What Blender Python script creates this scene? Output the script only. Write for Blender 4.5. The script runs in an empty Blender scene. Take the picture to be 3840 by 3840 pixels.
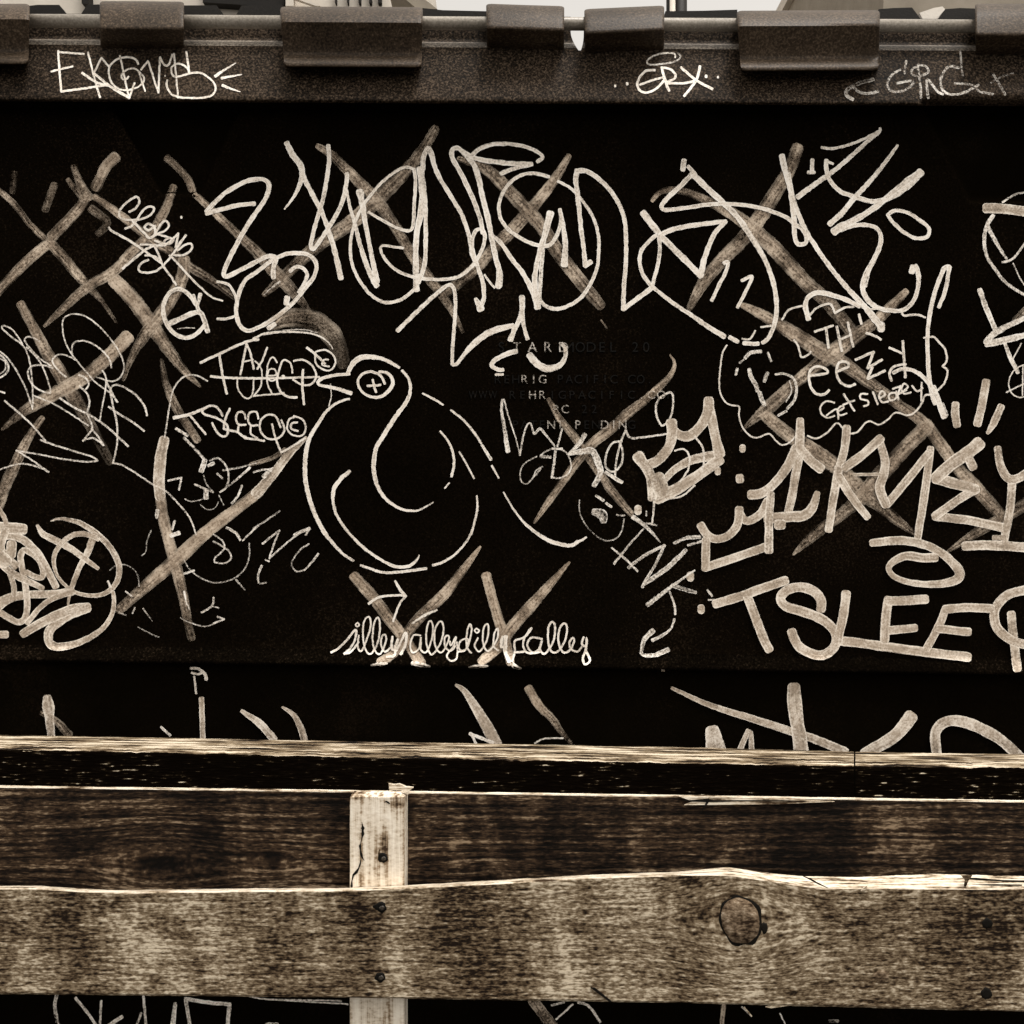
import bpy, math, random
from mathutils import Vector, Matrix, noise as mnoise

random.seed(7)
scene = bpy.context.scene

# ------------------------------------------------------------------ camera, sky, sun, exposure
D = 1.75            # metres from the camera to the face of the hanging lid
K = 0.00047         # metres on the lid for one pixel of the 3840 px photograph
CZ = 1.20           # camera height

cam_d = bpy.data.cameras.new("camera")
cam = bpy.data.objects.new("camera", cam_d)
scene.collection.objects.link(cam)
cam.location = (0, -D, CZ)
cam.rotation_euler = (math.radians(90), 0, 0)
cam_d.angle = 2 * math.atan(1920 * K / D)
cam_d.clip_start = 0.02
cam_d.clip_end = 2000
scene.camera = cam

SUN_EL, SUN_AZ = 72.0, 138.0     # azimuth clockwise from +Y: behind and right of the camera
world = bpy.data.worlds.new("World")
scene.world = world
world.use_nodes = True
nt = world.node_tree
nt.nodes.clear()
sky_n = nt.nodes.new("ShaderNodeTexSky")
sky_n.sky_type = 'NISHITA'
sky_n.sun_disc = False
sky_n.sun_elevation = math.radians(SUN_EL)
sky_n.sun_rotation = math.radians(SUN_AZ)
sky_n.dust_density = 4.0
hs = nt.nodes.new("ShaderNodeHueSaturation")
hs.inputs["Saturation"].default_value = 0.0     # toned photograph: a colourless overcast sky ...
tint = nt.nodes.new("ShaderNodeMix")
tint.data_type = 'RGBA'
tint.blend_type = 'MULTIPLY'
tint.inputs["Factor"].default_value = 1.0
tint.inputs["B"].default_value = (1.0, 0.952, 0.888, 1)   # ... with the warm cast of the print
bg = nt.nodes.new("ShaderNodeBackground")
bg.inputs["Strength"].default_value = 0.15
wo = nt.nodes.new("ShaderNodeOutputWorld")
nt.links.new(sky_n.outputs[0], hs.inputs["Color"])
nt.links.new(hs.outputs[0], tint.inputs["A"])
nt.links.new(tint.outputs["Result"], bg.inputs["Color"])
nt.links.new(bg.outputs[0], wo.inputs[0])

sun_d = bpy.data.lights.new("sun", 'SUN')
sun_d.energy = 1.5
sun_d.angle = math.radians(14)
sun_d.color = (1.0, 0.965, 0.925)
sun = bpy.data.objects.new("sun", sun_d)
scene.collection.objects.link(sun)
_el, _az = math.radians(SUN_EL), math.radians(SUN_AZ)
sun_dir = Vector((math.cos(_el) * math.sin(_az), math.cos(_el) * math.cos(_az), math.sin(_el)))
sun.rotation_euler = sun_dir.to_track_quat('Z', 'Y').to_euler()
sun.location = (2, -4, 6)

scene.view_settings.view_transform = 'Standard'
scene.view_settings.look = 'None'
scene.view_settings.exposure = 0.72
scene.view_settings.gamma = 1.0
scene.view_settings.use_curve_mapping = False
scene.cycles.transparent_max_bounces = 24
scene.cycles.max_bounces = 6

# ------------------------------------------------------------------ helpers
COL = scene.collection

def P(px, py, Y):
    """point on the plane y = Y that the photograph shows at pixel (px, py)"""
    s = K * (D + Y) / D
    return ((px - 1920) * s, Y, CZ + (1920 - py) * s)

def lin(r, g, b):
    f = lambda c: c / 12.92 if c <= 0.04045 else ((c + 0.055) / 1.055) ** 2.4
    return (f(r / 255), f(g / 255), f(b / 255), 1)

def link(o, parent=None):
    COL.objects.link(o)
    if parent is not None:
        o.parent = parent
        if parent.type == 'EMPTY':
            o.matrix_parent_inverse = Matrix.Translation(-parent.location)
    return o

def mk(name, verts, faces, mat, parent=None, smooth=False):
    me = bpy.data.meshes.new(name)
    me.from_pydata(verts, [], faces)
    me.update()
    if smooth:
        me.polygons.foreach_set("use_smooth", [True] * len(me.polygons))
    if mat:
        me.materials.append(mat)
    return link(bpy.data.objects.new(name, me), parent)

def empty(name, loc):
    o = bpy.data.objects.new(name, None)
    o.location = loc
    o.empty_display_size = 0.1
    return link(o)

def box_vf(x0, x1, y0, y1, z0, z1):
    v = [(x0, y0, z0), (x1, y0, z0), (x1, y1, z0), (x0, y1, z0),
         (x0, y0, z1), (x1, y0, z1), (x1, y1, z1), (x0, y1, z1)]
    f = [(0, 3, 2, 1), (4, 5, 6, 7), (0, 1, 5, 4), (1, 2, 6, 5), (2, 3, 7, 6), (3, 0, 4, 7)]
    return v, f

def cyl_x(x0, x1, yc, zc, r, n=20):
    v, f = [], []
    for x in (x0, x1):
        for i in range(n):
            a = 2 * math.pi * i / n
            v.append((x, yc + r * math.cos(a), zc + r * math.sin(a)))
    for i in range(n):
        j = (i + 1) % n
        f.append((i, j, n + j, n + i))
    f.append(tuple(range(n - 1, -1, -1)))
    f.append(tuple(range(n, 2 * n)))
    return v, f

# ------------------------------------------------------------------ materials
def new_mat(name):
    m = bpy.data.materials.new(name)
    m.use_nodes = True
    t = m.node_tree
    b = t.nodes["Principled BSDF"]
    return m, t, b

def N(t, kind, **kw):
    n = t.nodes.new(kind)
    for k, v in kw.items():
        if k.startswith("_"):
            setattr(n, k[1:], v)
        else:
            n.inputs[k.replace("__", " ")].default_value = v
    return n

def coords(t, scale=(1, 1, 1), loc=(0, 0, 0)):
    c = t.nodes.new("ShaderNodeTexCoord")
    mp = t.nodes.new("ShaderNodeMapping")
    mp.inputs["Scale"].default_value = scale
    mp.inputs["Location"].default_value = loc
    t.links.new(c.outputs["Object"], mp.inputs["Vector"])
    return mp.outputs["Vector"]

def noise_n(t, vec, scale, detail=4, rough=0.55, dist=0.0):
    n = N(t, "ShaderNodeTexNoise", Scale=scale, Detail=detail, Roughness=rough, Distortion=dist)
    t.links.new(vec, n.inputs["Vector"])
    return n.outputs["Fac"]

def math_n(t, op, a, b=None, c=None, clamp=False):
    n = t.nodes.new("ShaderNodeMath")
    n.operation = op
    n.use_clamp = clamp
    for i, x in enumerate((a, b, c)):
        if x is None:
            continue
        if isinstance(x, (int, float)):
            n.inputs[i].default_value = x
        else:
            t.links.new(x, n.inputs[i])
    return n.outputs[0]

def ramp_n(t, fac, stops):
    r = t.nodes.new("ShaderNodeValToRGB")
    e = r.color_ramp.elements
    while len(e) < len(stops):
        e.new(0.5)
    for el, (p, c) in zip(e, stops):
        el.position = p
        el.color = c
    t.links.new(fac, r.inputs["Fac"])
    return r.outputs["Color"]

def bump_n(t, b, h, strength, dist):
    bn = N(t, "ShaderNodeBump", Strength=strength, Distance=dist)
    t.links.new(h, bn.inputs["Height"])
    t.links.new(bn.outputs[0], b.inputs["Normal"])

def plastic(name, dark, mid, light, speck=0.0, rough=0.6, spec=0.15, lo=0.35, hi=0.75, bump=0.3, big_scale=5.0):
    m, t, b = new_mat(name)
    v = coords(t)
    big = noise_n(t, v, big_scale, 5, 0.6)
    fine = noise_n(t, v, 260.0, 2, 0.6)
    mix = math_n(t, 'ADD', math_n(t, 'MULTIPLY', big, 1 - speck), math_n(t, 'MULTIPLY', fine, speck))
    c = ramp_n(t, mix, [(lo, dark), ((lo + hi) / 2, mid), (hi, light)])
    t.links.new(c, b.inputs["Base Color"])
    b.inputs["Roughness"].default_value = rough
    b.inputs["Specular IOR Level"].default_value = spec
    bump_n(t, b, fine, bump, 0.0012)
    return m

def wood(name, stops, sx=7, sz=150, blotch=(13, 3.0), wB=0.35, wS=0.25, off=0.0, spec=0.12, vertical=False, bump=0.5,
         speckle=230.0, distort=0.0, knots=(), wD=0.0, dash=(45, 420), rings=None, detail=5):
    """fibres along x (or z when vertical) that bend round knots, weather blotches across them, short checks, speckle"""
    m, t, b = new_mat(name)
    tc = t.nodes.new("ShaderNodeTexCoord")
    vec = tc.outputs["Object"]
    dark = None
    if knots:
        sp = t.nodes.new("ShaderNodeSeparateXYZ")
        t.links.new(vec, sp.inputs[0])
        z = sp.outputs[2]
        for (kx, kz, rx, rz, amp, dk) in knots:
            dx = math_n(t, 'DIVIDE', math_n(t, 'SUBTRACT', sp.outputs[0], kx), rx)
            dz = math_n(t, 'DIVIDE', math_n(t, 'SUBTRACT', sp.outputs[2], kz), rz)
            q = math_n(t, 'ADD', math_n(t, 'MULTIPLY', dx, dx), math_n(t, 'MULTIPLY', dz, dz))
            e = math_n(t, 'POWER', 2.718, math_n(t, 'MULTIPLY', q, -1.0))
            sh = math_n(t, 'MULTIPLY', math_n(t, 'MULTIPLY', dz, e), -amp)
            z = math_n(t, 'ADD', z, sh)
            e4 = math_n(t, 'POWER', 2.718, math_n(t, 'MULTIPLY', q, -9.0))
            d1 = math_n(t, 'MULTIPLY', e4, dk)
            dark = d1 if dark is None else math_n(t, 'ADD', dark, d1)
        cb = t.nodes.new("ShaderNodeCombineXYZ")
        t.links.new(sp.outputs[0], cb.inputs[0]); t.links.new(sp.outputs[1], cb.inputs[1]); t.links.new(z, cb.inputs[2])
        vec = cb.outputs[0]
    def mapped(scale, loc=(0, 0, 0)):
        mp = t.nodes.new("ShaderNodeMapping")
        mp.inputs["Scale"].default_value = scale
        mp.inputs["Location"].default_value = loc
        t.links.new(vec, mp.inputs["Vector"])
        return mp.outputs["Vector"]
    fs = (sz, sz, sx) if vertical else (sx, sz, sz)
    fib = noise_n(t, mapped(fs, (off, off * 1.7, off * 0.3)), 1.0, detail, 0.6, distort)
    blo = noise_n(t, mapped((blotch[0], 9, blotch[1]), (off * 2, 0, off)), 1.0, 4, 0.6, 0.6)
    spk = noise_n(t, mapped((0.5, 1, 1.0)), speckle, 2, 0.6)
    a = math_n(t, 'MULTIPLY', fib, 1 - wB - wS)
    a = math_n(t, 'MULTIPLY_ADD', blo, wB, a)
    a = math_n(t, 'MULTIPLY_ADD', spk, wS, a)
    if wD:
        ds = (dash[1], dash[1], dash[0]) if vertical else (dash[0], dash[1], dash[1])
        dn = noise_n(t, mapped(ds, (off * 5, 3, off)), 1.0, 1, 0.5)
        a = math_n(t, 'MULTIPLY_ADD', math_n(t, 'SUBTRACT', dn, 0.5), wD, a)
    if rings:
        sr = t.nodes.new("ShaderNodeSeparateXYZ")
        t.links.new(vec, sr.inputs[0])
        wv = noise_n(t, mapped((2.2, 9, 16), (off, 1, 2)), 1.0, 3, 0.5)
        ph = math_n(t, 'MULTIPLY_ADD', wv, rings[2], math_n(t, 'MULTIPLY', sr.outputs[2], rings[0] * 6.2832))
        a = math_n(t, 'MULTIPLY_ADD', math_n(t, 'SINE', ph), rings[1], a)
    if dark is not None:
        a = math_n(t, 'SUBTRACT', a, dark)
    c = ramp_n(t, a, stops)
    t.links.new(c, b.inputs["Base Color"])
    b.inputs["Roughness"].default_value = 0.85
    b.inputs["Specular IOR Level"].default_value = spec
    bump_n(t, b, a, bump, 0.004)
    return m

def paint(name, edge, core, soft=False, grain=0.5, streak=0.5):
    """marker paint: streaks along the stroke, dry patches let the plastic show; 'dens' says how much paint is left"""
    m, t, b = new_mat(name)
    at = t.nodes.new("ShaderNodeAttribute")
    at.attribute_name = "dens"
    dens = at.outputs["Fac"]
    uv = t.nodes.new("ShaderNodeUVMap")
    sep = t.nodes.new("ShaderNodeSeparateXYZ")
    t.links.new(uv.outputs[0], sep.inputs[0])
    u = math_n(t, 'ABSOLUTE', math_n(t, 'MULTIPLY_ADD', sep.outputs[0], 2.0, -1.0))
    v = coords(t)
    fine = noise_n(t, v, 270.0, 2, 0.65)
    mid = noise_n(t, v, 34.0, 3, 0.6)
    def along(us, vs, detail=3):
        mp = t.nodes.new("ShaderNodeMapping")
        mp.inputs["Scale"].default_value = (us, vs, 1)
        t.links.new(uv.outputs[0], mp.inputs["Vector"])
        return noise_n(t, mp.outputs["Vector"], 1.0, detail, 0.55)
    st = along(5.0, 0.55)          # bristle streaks
    pr = along(0.3, 1.1, 2)        # pressure along the stroke
    e3 = math_n(t, 'POWER', u, 4.0)
    mixc = t.nodes.new("ShaderNodeMix")
    mixc.data_type = 'RGBA'
    mixc.inputs["A"].default_value = core
    mixc.inputs["B"].default_value = edge
    fac = math_n(t, 'ADD', math_n(t, 'MULTIPLY', e3, 0.8), math_n(t, 'MULTIPLY_ADD', mid, 1.6, -0.70))
    fac = math_n(t, 'ADD', fac, math_n(t, 'MULTIPLY_ADD', fine, 1.7, -0.85))
    fac = math_n(t, 'ADD', fac, math_n(t, 'MULTIPLY_ADD', st, 1.8 * streak, -0.9 * streak))
    fac = math_n(t, 'ADD', fac, math_n(t, 'MULTIPLY_ADD', pr, 1.6, -0.8), clamp=True)
    t.links.new(fac, mixc.inputs["Factor"])
    t.links.new(mixc.outputs["Result"], b.inputs["Base Color"])
    b.inputs["Roughness"].default_value = 0.6
    b.inputs["Specular IOR Level"].default_value = 0.12
    nz = math_n(t, 'SUBTRACT', math_n(t, 'ADD', math_n(t, 'MULTIPLY', fine, 0.8), math_n(t, 'MULTIPLY', mid, 0.2)), 0.5)
    thin = math_n(t, 'SUBTRACT', 1.40, dens)
    g = math_n(t, 'MULTIPLY_ADD', math_n(t, 'MULTIPLY', nz, thin), grain * 14.0, 1.0)
    sv = math_n(t, 'ADD', math_n(t, 'SUBTRACT', st, 0.5), math_n(t, 'MULTIPLY_ADD', pr, 0.8, -0.4))
    g = math_n(t, 'MULTIPLY_ADD', math_n(t, 'MULTIPLY', sv, thin), streak * 4.0, g)
    al = math_n(t, 'MULTIPLY', g, math_n(t, 'MULTIPLY', dens, 1.08), clamp=True)
    if soft:
        ue = math_n(t, 'MULTIPLY_ADD', nz, 1.2, u)
        ue = math_n(t, 'MULTIPLY_ADD', math_n(t, 'SUBTRACT', pr, 0.5), -0.9, ue)
        sm = N(t, "ShaderNodeMapRange", **{"From Min": 0.55, "From Max": 1.12, "To Min": 1.0, "To Max": 0.10})
        t.links.new(ue, sm.inputs["Value"])
        al = math_n(t, 'MULTIPLY', al, sm.outputs[0], clamp=True)
    t.links.new(al, b.inputs["Alpha"])
    return m

MAT = {}
MAT['panel'] = plastic("panel_plastic", (0.0022, 0.0015, 0.0008, 1), (0.0034, 0.0024, 0.0013, 1), (0.010, 0.0066, 0.004, 1), 0.4, 0.8, 0.0)
MAT['dusty'] = plastic("dusty_panel_plastic", (0.0022, 0.0015, 0.0008, 1), (0.0042, 0.0029, 0.0017, 1), (0.021, 0.014, 0.009, 1), 0.5, 0.8, 0.0, 0.41, 0.72, 0.3, 2.2)
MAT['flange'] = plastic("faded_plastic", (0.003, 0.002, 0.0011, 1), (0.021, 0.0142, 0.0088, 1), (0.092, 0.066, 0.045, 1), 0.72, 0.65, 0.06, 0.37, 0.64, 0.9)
MAT['sleeve'] = plastic("hinge_plastic", (0.014, 0.0092, 0.0054, 1), (0.048, 0.033, 0.0208, 1), (0.13, 0.094, 0.064, 1), 0.62, 0.5, 0.14, 0.36, 0.68, 0.3)
MAT['rod'] = plastic("galvanised_rod", (0.16, 0.14, 0.112, 1), (0.3, 0.265, 0.22, 1), (0.5, 0.45, 0.38, 1), 0.5, 0.4, 0.4)
MAT['steel'] = plastic("dark_steel", (0.005, 0.004, 0.0028, 1), (0.009, 0.007, 0.005, 1), (0.02, 0.016, 0.011, 1), 0.5, 0.6, 0.2)
MAT['thin'] = paint("white_marker", lin(255, 250, 242), lin(228, 217, 203), grain=0.42, streak=0.75)
MAT['broad'] = paint("broad_marker", lin(246, 236, 222), lin(176, 160, 142), grain=0.26, streak=0.7)
MAT['faded'] = paint("worn_marker", lin(222, 205, 184), lin(156, 138, 119), soft=True, grain=0.30, streak=0.8)
MAT['emboss'] = plastic("raised_plastic", (0.0016, 0.0010, 0.0005, 1), (0.0026, 0.0018, 0.0010, 1), (0.018, 0.012, 0.008, 1), 0.75, 0.5, 0.10, 0.46, 0.68)
KN = lambda px, py, Y: (P(px, py, Y)[0], P(px, py, Y)[2])
kx, kz = KN(2779, 3452, -0.27)
k2, k3 = KN(2640, 3420, -0.27)
MAT['board'] = wood("weathered_board", [(0.40, lin(24, 15, 8)), (0.452, lin(76, 61, 44)), (0.52, lin(128, 112, 90)), (0.60, lin(200, 186, 163))], 16, 210, (8, 4.0), 0.40, 0.30,
                    knots=((kx, kz, 0.085, 0.075, 0.045, 0.0), (k2, k3, 0.05, 0.05, 0.0, 0.07)), wD=0.20, dash=(90, 380))
ux, uz = KN(605, 3240, -0.206)
u2, v2 = KN(1025, 3228, -0.206)
u3, v3 = KN(1850, 3285, -0.206)
MAT['upper'] = wood("dark_board", [(0.395, lin(6, 3, 1)), (0.47, lin(28, 19, 12)), (0.545, lin(64, 49, 35)), (0.63, lin(140, 120, 97))], 4, 84, (8, 3.5), 0.40, 0.20, 3.1, distort=0.5,
                    knots=((ux, uz, 0.11, 0.05, 0.034, 0.10), (u2, v2, 0.05, 0.022, 0.014, 0.10), (u3, v3, 0.04, 0.02, 0.01, 0.09)), wD=0.22, dash=(80, 430), rings=(96, 0.026, 16), detail=3)
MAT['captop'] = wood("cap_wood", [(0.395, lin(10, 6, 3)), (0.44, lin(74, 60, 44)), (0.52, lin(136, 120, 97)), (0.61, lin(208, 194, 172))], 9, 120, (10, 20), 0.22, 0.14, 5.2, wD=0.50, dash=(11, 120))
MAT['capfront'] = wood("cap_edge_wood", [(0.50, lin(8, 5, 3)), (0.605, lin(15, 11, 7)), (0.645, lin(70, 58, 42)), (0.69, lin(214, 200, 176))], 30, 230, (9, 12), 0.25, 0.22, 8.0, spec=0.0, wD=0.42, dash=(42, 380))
px_, pz_ = KN(1440, 3195, -0.242)
pt_, ptz = KN(1475, 3012, -0.242)
pl_, plz = KN(1340, 2985, -0.242)
MAT['post'] = wood("pale_post_wood", [(0.33, lin(58, 43, 30)), (0.41, lin(150, 130, 106)), (0.47, lin(210, 197, 178)), (0.56, lin(232, 222, 206)), (0.66, lin(242, 235, 220))], 4, 120, (20, 6), 0.25, 0.22, 2.2, vertical=True, bump=0.3,
                   knots=((px_, pz_, 0.035, 0.07, 0.0, 0.12), (pt_, ptz, 0.05, 0.03, 0.0, 0.14), (pl_, plz, 0.09, 0.028, 0.0, 0.12)), wD=0.1, dash=(20, 300))
MAT['fresh'] = wood("torn_wood", [(0.40, lin(60, 45, 31)), (0.46, lin(168, 150, 126)), (0.56, lin(226, 214, 195))], 12, 190, (10, 6), 0.25, 0.2, 6.0, wD=0.34, dash=(24, 300))
MAT['knot'] = wood("knot_wood", [(0.40, lin(40, 28, 18)), (0.47, lin(92, 76, 59)), (0.54, lin(128, 110, 90)), (0.62, lin(176, 160, 138))], 70, 90, (30, 30), 0.3, 0.4, 1.0,
                   knots=((kx + 0.004, kz - 0.004, 0.02, 0.02, 0.0, 0.05),))
MAT['hole'] = plastic("bark_black", (0.002, 0.0014, 0.0008, 1), (0.004, 0.003, 0.0016, 1), (0.01, 0.008, 0.005, 1))
MAT['screw'] = plastic("rusty_screw", (0.01, 0.007, 0.004, 1), (0.05, 0.04, 0.028, 1), (0.3, 0.26, 0.2, 1), 0.5, 0.4, 0.5)

MAT['ledge'] = plastic("scuffed_plastic", (0.0018, 0.0013, 0.0008, 1), (0.0042, 0.003, 0.0019, 1), (0.026, 0.0175, 0.011, 1), 0.6, 0.8, 0.0, 0.42, 0.70, 0.6)
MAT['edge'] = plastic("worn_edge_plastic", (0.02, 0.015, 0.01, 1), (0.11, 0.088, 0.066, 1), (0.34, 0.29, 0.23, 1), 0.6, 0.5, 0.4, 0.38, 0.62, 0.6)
MAT['asphalt'] = plastic("asphalt", (0.03, 0.028, 0.025, 1), (0.05, 0.046, 0.042, 1), (0.08, 0.074, 0.066, 1), 0.6, 0.9, 0.3)
MAT['render_white'] = plastic("pale_render", (0.55, 0.50, 0.43, 1), (0.66, 0.60, 0.52, 1), (0.74, 0.68, 0.60, 1), 0.3, 0.8, 0.2)
MAT['render_tan'] = plastic("tan_render", (0.24, 0.205, 0.16, 1), (0.30, 0.26, 0.205, 1), (0.37, 0.32, 0.26, 1), 0.4, 0.8, 0.2)
MAT['white_plastic'] = plastic("white_plastic", (0.7, 0.64, 0.56, 1), (0.78, 0.72, 0.64, 1), (0.85, 0.79, 0.7, 1), 0.3, 0.5, 0.3)

# ------------------------------------------------------------------ setting
g = mk("ground", [(-300, -300, 0), (300, -300, 0), (300, 300, 0), (-300, 300, 0)], [(0, 1, 2, 3)], MAT['asphalt'])
g["kind"] = "structure"

def prism(name, pts, Y0, Y1, mat, parent, Yref=None):
    """outline in photo pixels at depth Yref, extruded from Y0 to Y1"""
    Yr = Y0 if Yref is None else Yref
    a = [P(x, y, Yr) for x, y in pts]
    n = len(a)
    v = [(p[0], Y0, p[2]) for p in a] + [(p[0], Y1, p[2]) for p in a]
    f = [tuple(range(n)), tuple(range(2 * n - 1, n - 1, -1))]
    for i in range(n):
        j = (i + 1) % n
        f.append((i, n + i, n + j, j))
    return mk(name, v, f, mat, parent)

# pale building beyond the dumpster, left
YB = 6.0
bl = empty("building", (P(700, 0, YB)[0], YB, 0))
bl["label"] = "pale slatted building rising behind the hinges at the upper left"
bl["category"] = "building"
x0, x1 = P(-900, 0, YB)[0], P(1500, 0, YB)[0]
zt = P(0, -900, YB)[2]
v, f = box_vf(x0, x1, YB, YB + 5, 0, zt)
mk("wall", v, f, MAT['render_white'], bl)
for px, w in ((1263, 5), (1308, 5), (1352, 8), (1392, 9), (1427, 13)):
    v, f = box_vf(P(px - w / 2, 0, YB)[0], P(px + w / 2, 0, YB)[0], YB - 0.05, YB - 0.002, P(0, 22, YB)[2], zt - 0.2)
    mk("slat", v, f, MAT['steel'], bl)
wn = prism("window", [(760, 8), (760, -500), (1066, -500), (1066, 20), (940, 20)], YB - 0.09, YB - 0.003, MAT['steel'], bl)
prism("brace", [(1066, -40), (1200, 22), (1184, 22), (1066, -20)], YB - 0.13, YB - 0.093, MAT['render_white'], bl)
prism("mullion", [(1071, -500), (1100, -500), (1100, 22), (1071, 22)], YB - 0.14, YB - 0.003, MAT['render_white'], bl)
prism("downpipe", [(306, -500), (332, -500), (332, 16), (306, 12)], YB - 0.09, YB - 0.003, MAT['steel'], bl)
prism("roof", [(1450, -60), (1520, -60), (1640, 34), (1560, 30)], YB - 0.6, YB - 0.1, MAT['render_tan'], bl)

br = empty("building", (P(3700, 0, 5)[0], 5, 0))
br["label"] = "tan plain walled building behind the hinges at the upper right"
br["category"] = "building"
prism("wall", [(3312, 40), (3340, -700), (4500, -700), (4500, 2300), (3300, 2300)], 5.0, 9.0, MAT['render_tan'], br)
prism("parapet", [(3330, -700), (4510, -700), (4510, -760), (3330, -760)], 4.9, 9.1, MAT['render_white'], br)

pl = empty("utility_pole", (P(2540, 0, YB)[0], YB, 0))
pl["label"] = "dark pole with a pale conduit behind the middle right hinge"
pl["category"] = "pole"
v, f = [], []
def post_z(px, r, Y, z1, mat, nm, par):
    xc = P(px, 0, Y)[0]
    n = 14
    vv = [(xc + r * math.cos(2 * math.pi * i / n), Y + r * math.sin(2 * math.pi * i / n), z) for z in (0, z1) for i in range(n)]
    ff = [(i, (i + 1) % n, n + (i + 1) % n, n + i) for i in range(n)] + [tuple(range(n, 2 * n))]
    return mk(nm, vv, ff, mat, par, True)
post_z(2550, 0.055, YB, 9, MAT['steel'], "shaft", pl)
post_z(2522, 0.022, YB - 0.05, 8, MAT['render_white'], "conduit", pl)
post_z(2508, 0.02, YB, 8, MAT['steel'], "cable_pipe", pl)

# ------------------------------------------------------------------ dumpster and its hanging lid
dump = empty("dumpster", (0, 0.7, 0))
dump["label"] = "dumpster with a black plastic lid hanging open, covered in white marker graffiti"
dump["category"] = "dumpster"

zt = P(0, 232, 0.07)[2]
v, f = [], []
def addbox(*a):
    vv, ff = box_vf(*a)
    o = len(v)
    v.extend(vv)
    f.extend(tuple(i + o for i in q) for q in ff)
addbox(-1.25, 1.25, 0.070, 0.076, 0.12, zt)
addbox(-1.25, 1.25, 1.50, 1.506, 0.12, zt)
addbox(-1.25, -1.244, 0.0762, 1.4998, 0.12, zt)
addbox(1.244, 1.25, 0.0762, 1.4998, 0.12, zt)
addbox(-1.24, 1.24, 0.08, 1.49, 0.12, 0.13)
mk("body", v, f, MAT['steel'], dump)
for s in (-1, 1):
    for yy in (0.2, 1.35):
        v, f = cyl_x(s * 0.95 - 0.03, s * 0.95 + 0.03, yy, 0.06, 0.06)
        mk("wheel", v, f, MAT['steel'], dump, False)

rod_py = lambda px: 77 + 23 * px / 3840
ax, ay, az = P(-420, rod_py(-420), -0.004)
bx, by, bz = P(4260, rod_py(4260), -0.004)
v, f = cyl_x(0, 1, 0, 0, 0.0108, 24)
v = [((ax if p[0] == 0 else bx), -0.004 + p[1], (az if p[0] == 0 else bz) + p[2]) for p in v]
mk("hinge_rod", v, f, MAT['rod'], dump, True)

for pts in ([(105, 22), (140, 18), (222, 18), (252, 56), (252, 150), (105, 150)],
            [(326, 18), (372, 16), (372, 150), (303, 150), (303, 54)],
            [(690, 20), (812, 20), (842, 58), (842, 150), (690, 150)],
            [(906, 20), (1060, 20), (1060, 150), (884, 150), (884, 58)],
            [(1585, 30), (1660, 38), (1825, 42), (1825, 150), (1585, 150)],
            [(2495, 42), (2640, 40), (2765, 36), (2765, 150), (2495, 150)],
            [(3296, 34), (3350, 30), (3420, 28), (3452, 70), (3452, 150), (3296, 150)],
            [(3545, 34), (3600, 30), (3660, 32), (3660, 150), (3518, 150), (3518, 72)]):
    prism("rim_bracket", pts, 0.046, 0.066, MAT['steel'], dump)
prism("spacer", [(3448, 48), (3500, 30), (3534, 24), (3544, 34), (3516, 76), (3462, 76)], 0.070, 0.085, MAT['white_plastic'], dump)

# -- the lid: one moulded sheet, profile as (py, depth, slope of the row across the picture)
PROF = [(50, .030, 23), (140, .030, 25), (146, .024, 26), (150, .012, 26), (157, .004, 26), (166, .000, 26),
        (200, -.004, 24), (240, -.011, 22), (280, -.018, 21), (320, -.025, 20), (355, -.0315, 19),
        (368, -.0335, 18), (374, -.0325, 18), (380, -.026, 18), (388, -.006, 18), (394, .001, 18), (404, .003, 17)]
py = 412
while py < 800:
    PROF.append((py, .003, 17)); py += 8
while py < 2400:
    PROF.append((py, .003, 17 + 33 * (py - 800) / 1600)); py += 20
PROF += [(2418, .003, 50), (2430, .001, 51), (2448, -.004, 52), (2466, -.009, 53), (2474, -.0095, 53),
         (2479, -.007, 53), (2484, .004, 53), (2490, .010, 53)]
py = 2520
while py < 4060:
    PROF.append((py, .010, 55)); py += 40

def seg_side(p, a, b):
    return (b[0] - a[0]) * (p[1] - a[1]) - (b[1] - a[1]) * (p[0] - a[0])

def pocket(px, py):
    """depth of the two tapering pockets moulded under the flange"""
    d = 0.0
    for xl0, xl1, xr0, xr1, yb in ((418, 612, 905, 745, 728), (3460, 3640, 4000, 3850, 752)):
        if py > yb + 8 or py < 380:
            continue
        t = (py - 390) / (yb - 390)
        l = xl0 + (xl1 - xl0) * t
        r = xr0 + (xr1 - xr0) * t
        inside = min(px - l, r - px, (yb - py))
        d = max(d, min(1.0, max(0.0, inside / 14.0 + 0.5)))
    return 0.020 * d

def undulate(px, py):
    return 0.0016 * mnoise.noise(Vector((px * 0.0016, py * 0.0016, 3.0))) + 0.0005 * mnoise.noise(Vector((px * 0.006, py * 0.006, 9.0)))

def lidY(px, py):
    c = px / 3840
    y = PROF[-1][1]
    last = None
    for p in PROF:
        q = p[0] + p[2] * c
        if q >= py:
            if last is None:
                y = p[1]
            else:
                t = (py - last[0]) / max(1e-6, q - last[0])
                y = last[1] + (p[1] - last[1]) * t
            break
        last = (q, p[1])
    if py > 405:
        y += undulate(px, py)
    return y + pocket(px, py)

def notch(py):
    """left and right edge of the slit between the two middle sleeves"""
    t = max(0.0, min(1.0, (py - 118) / 74))
    return 2140 + 32 * t ** 1.8, 2189 - 12 * t ** 2.5

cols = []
px = -330
while px < 4180:
    cols.append(px)
    px += 5 if 2110 < px < 2215 else 9
cols = [c for c in cols if not 2132 < c < 2197] + [2136, 2140, 2148, 2156, 2165, 2173, 2181, 2189, 2193]
cols.sort()
NL, NR = cols.index(2140), cols.index(2189)
verts, faces, mats = [], [], []
rows = []
base = PROF
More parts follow.
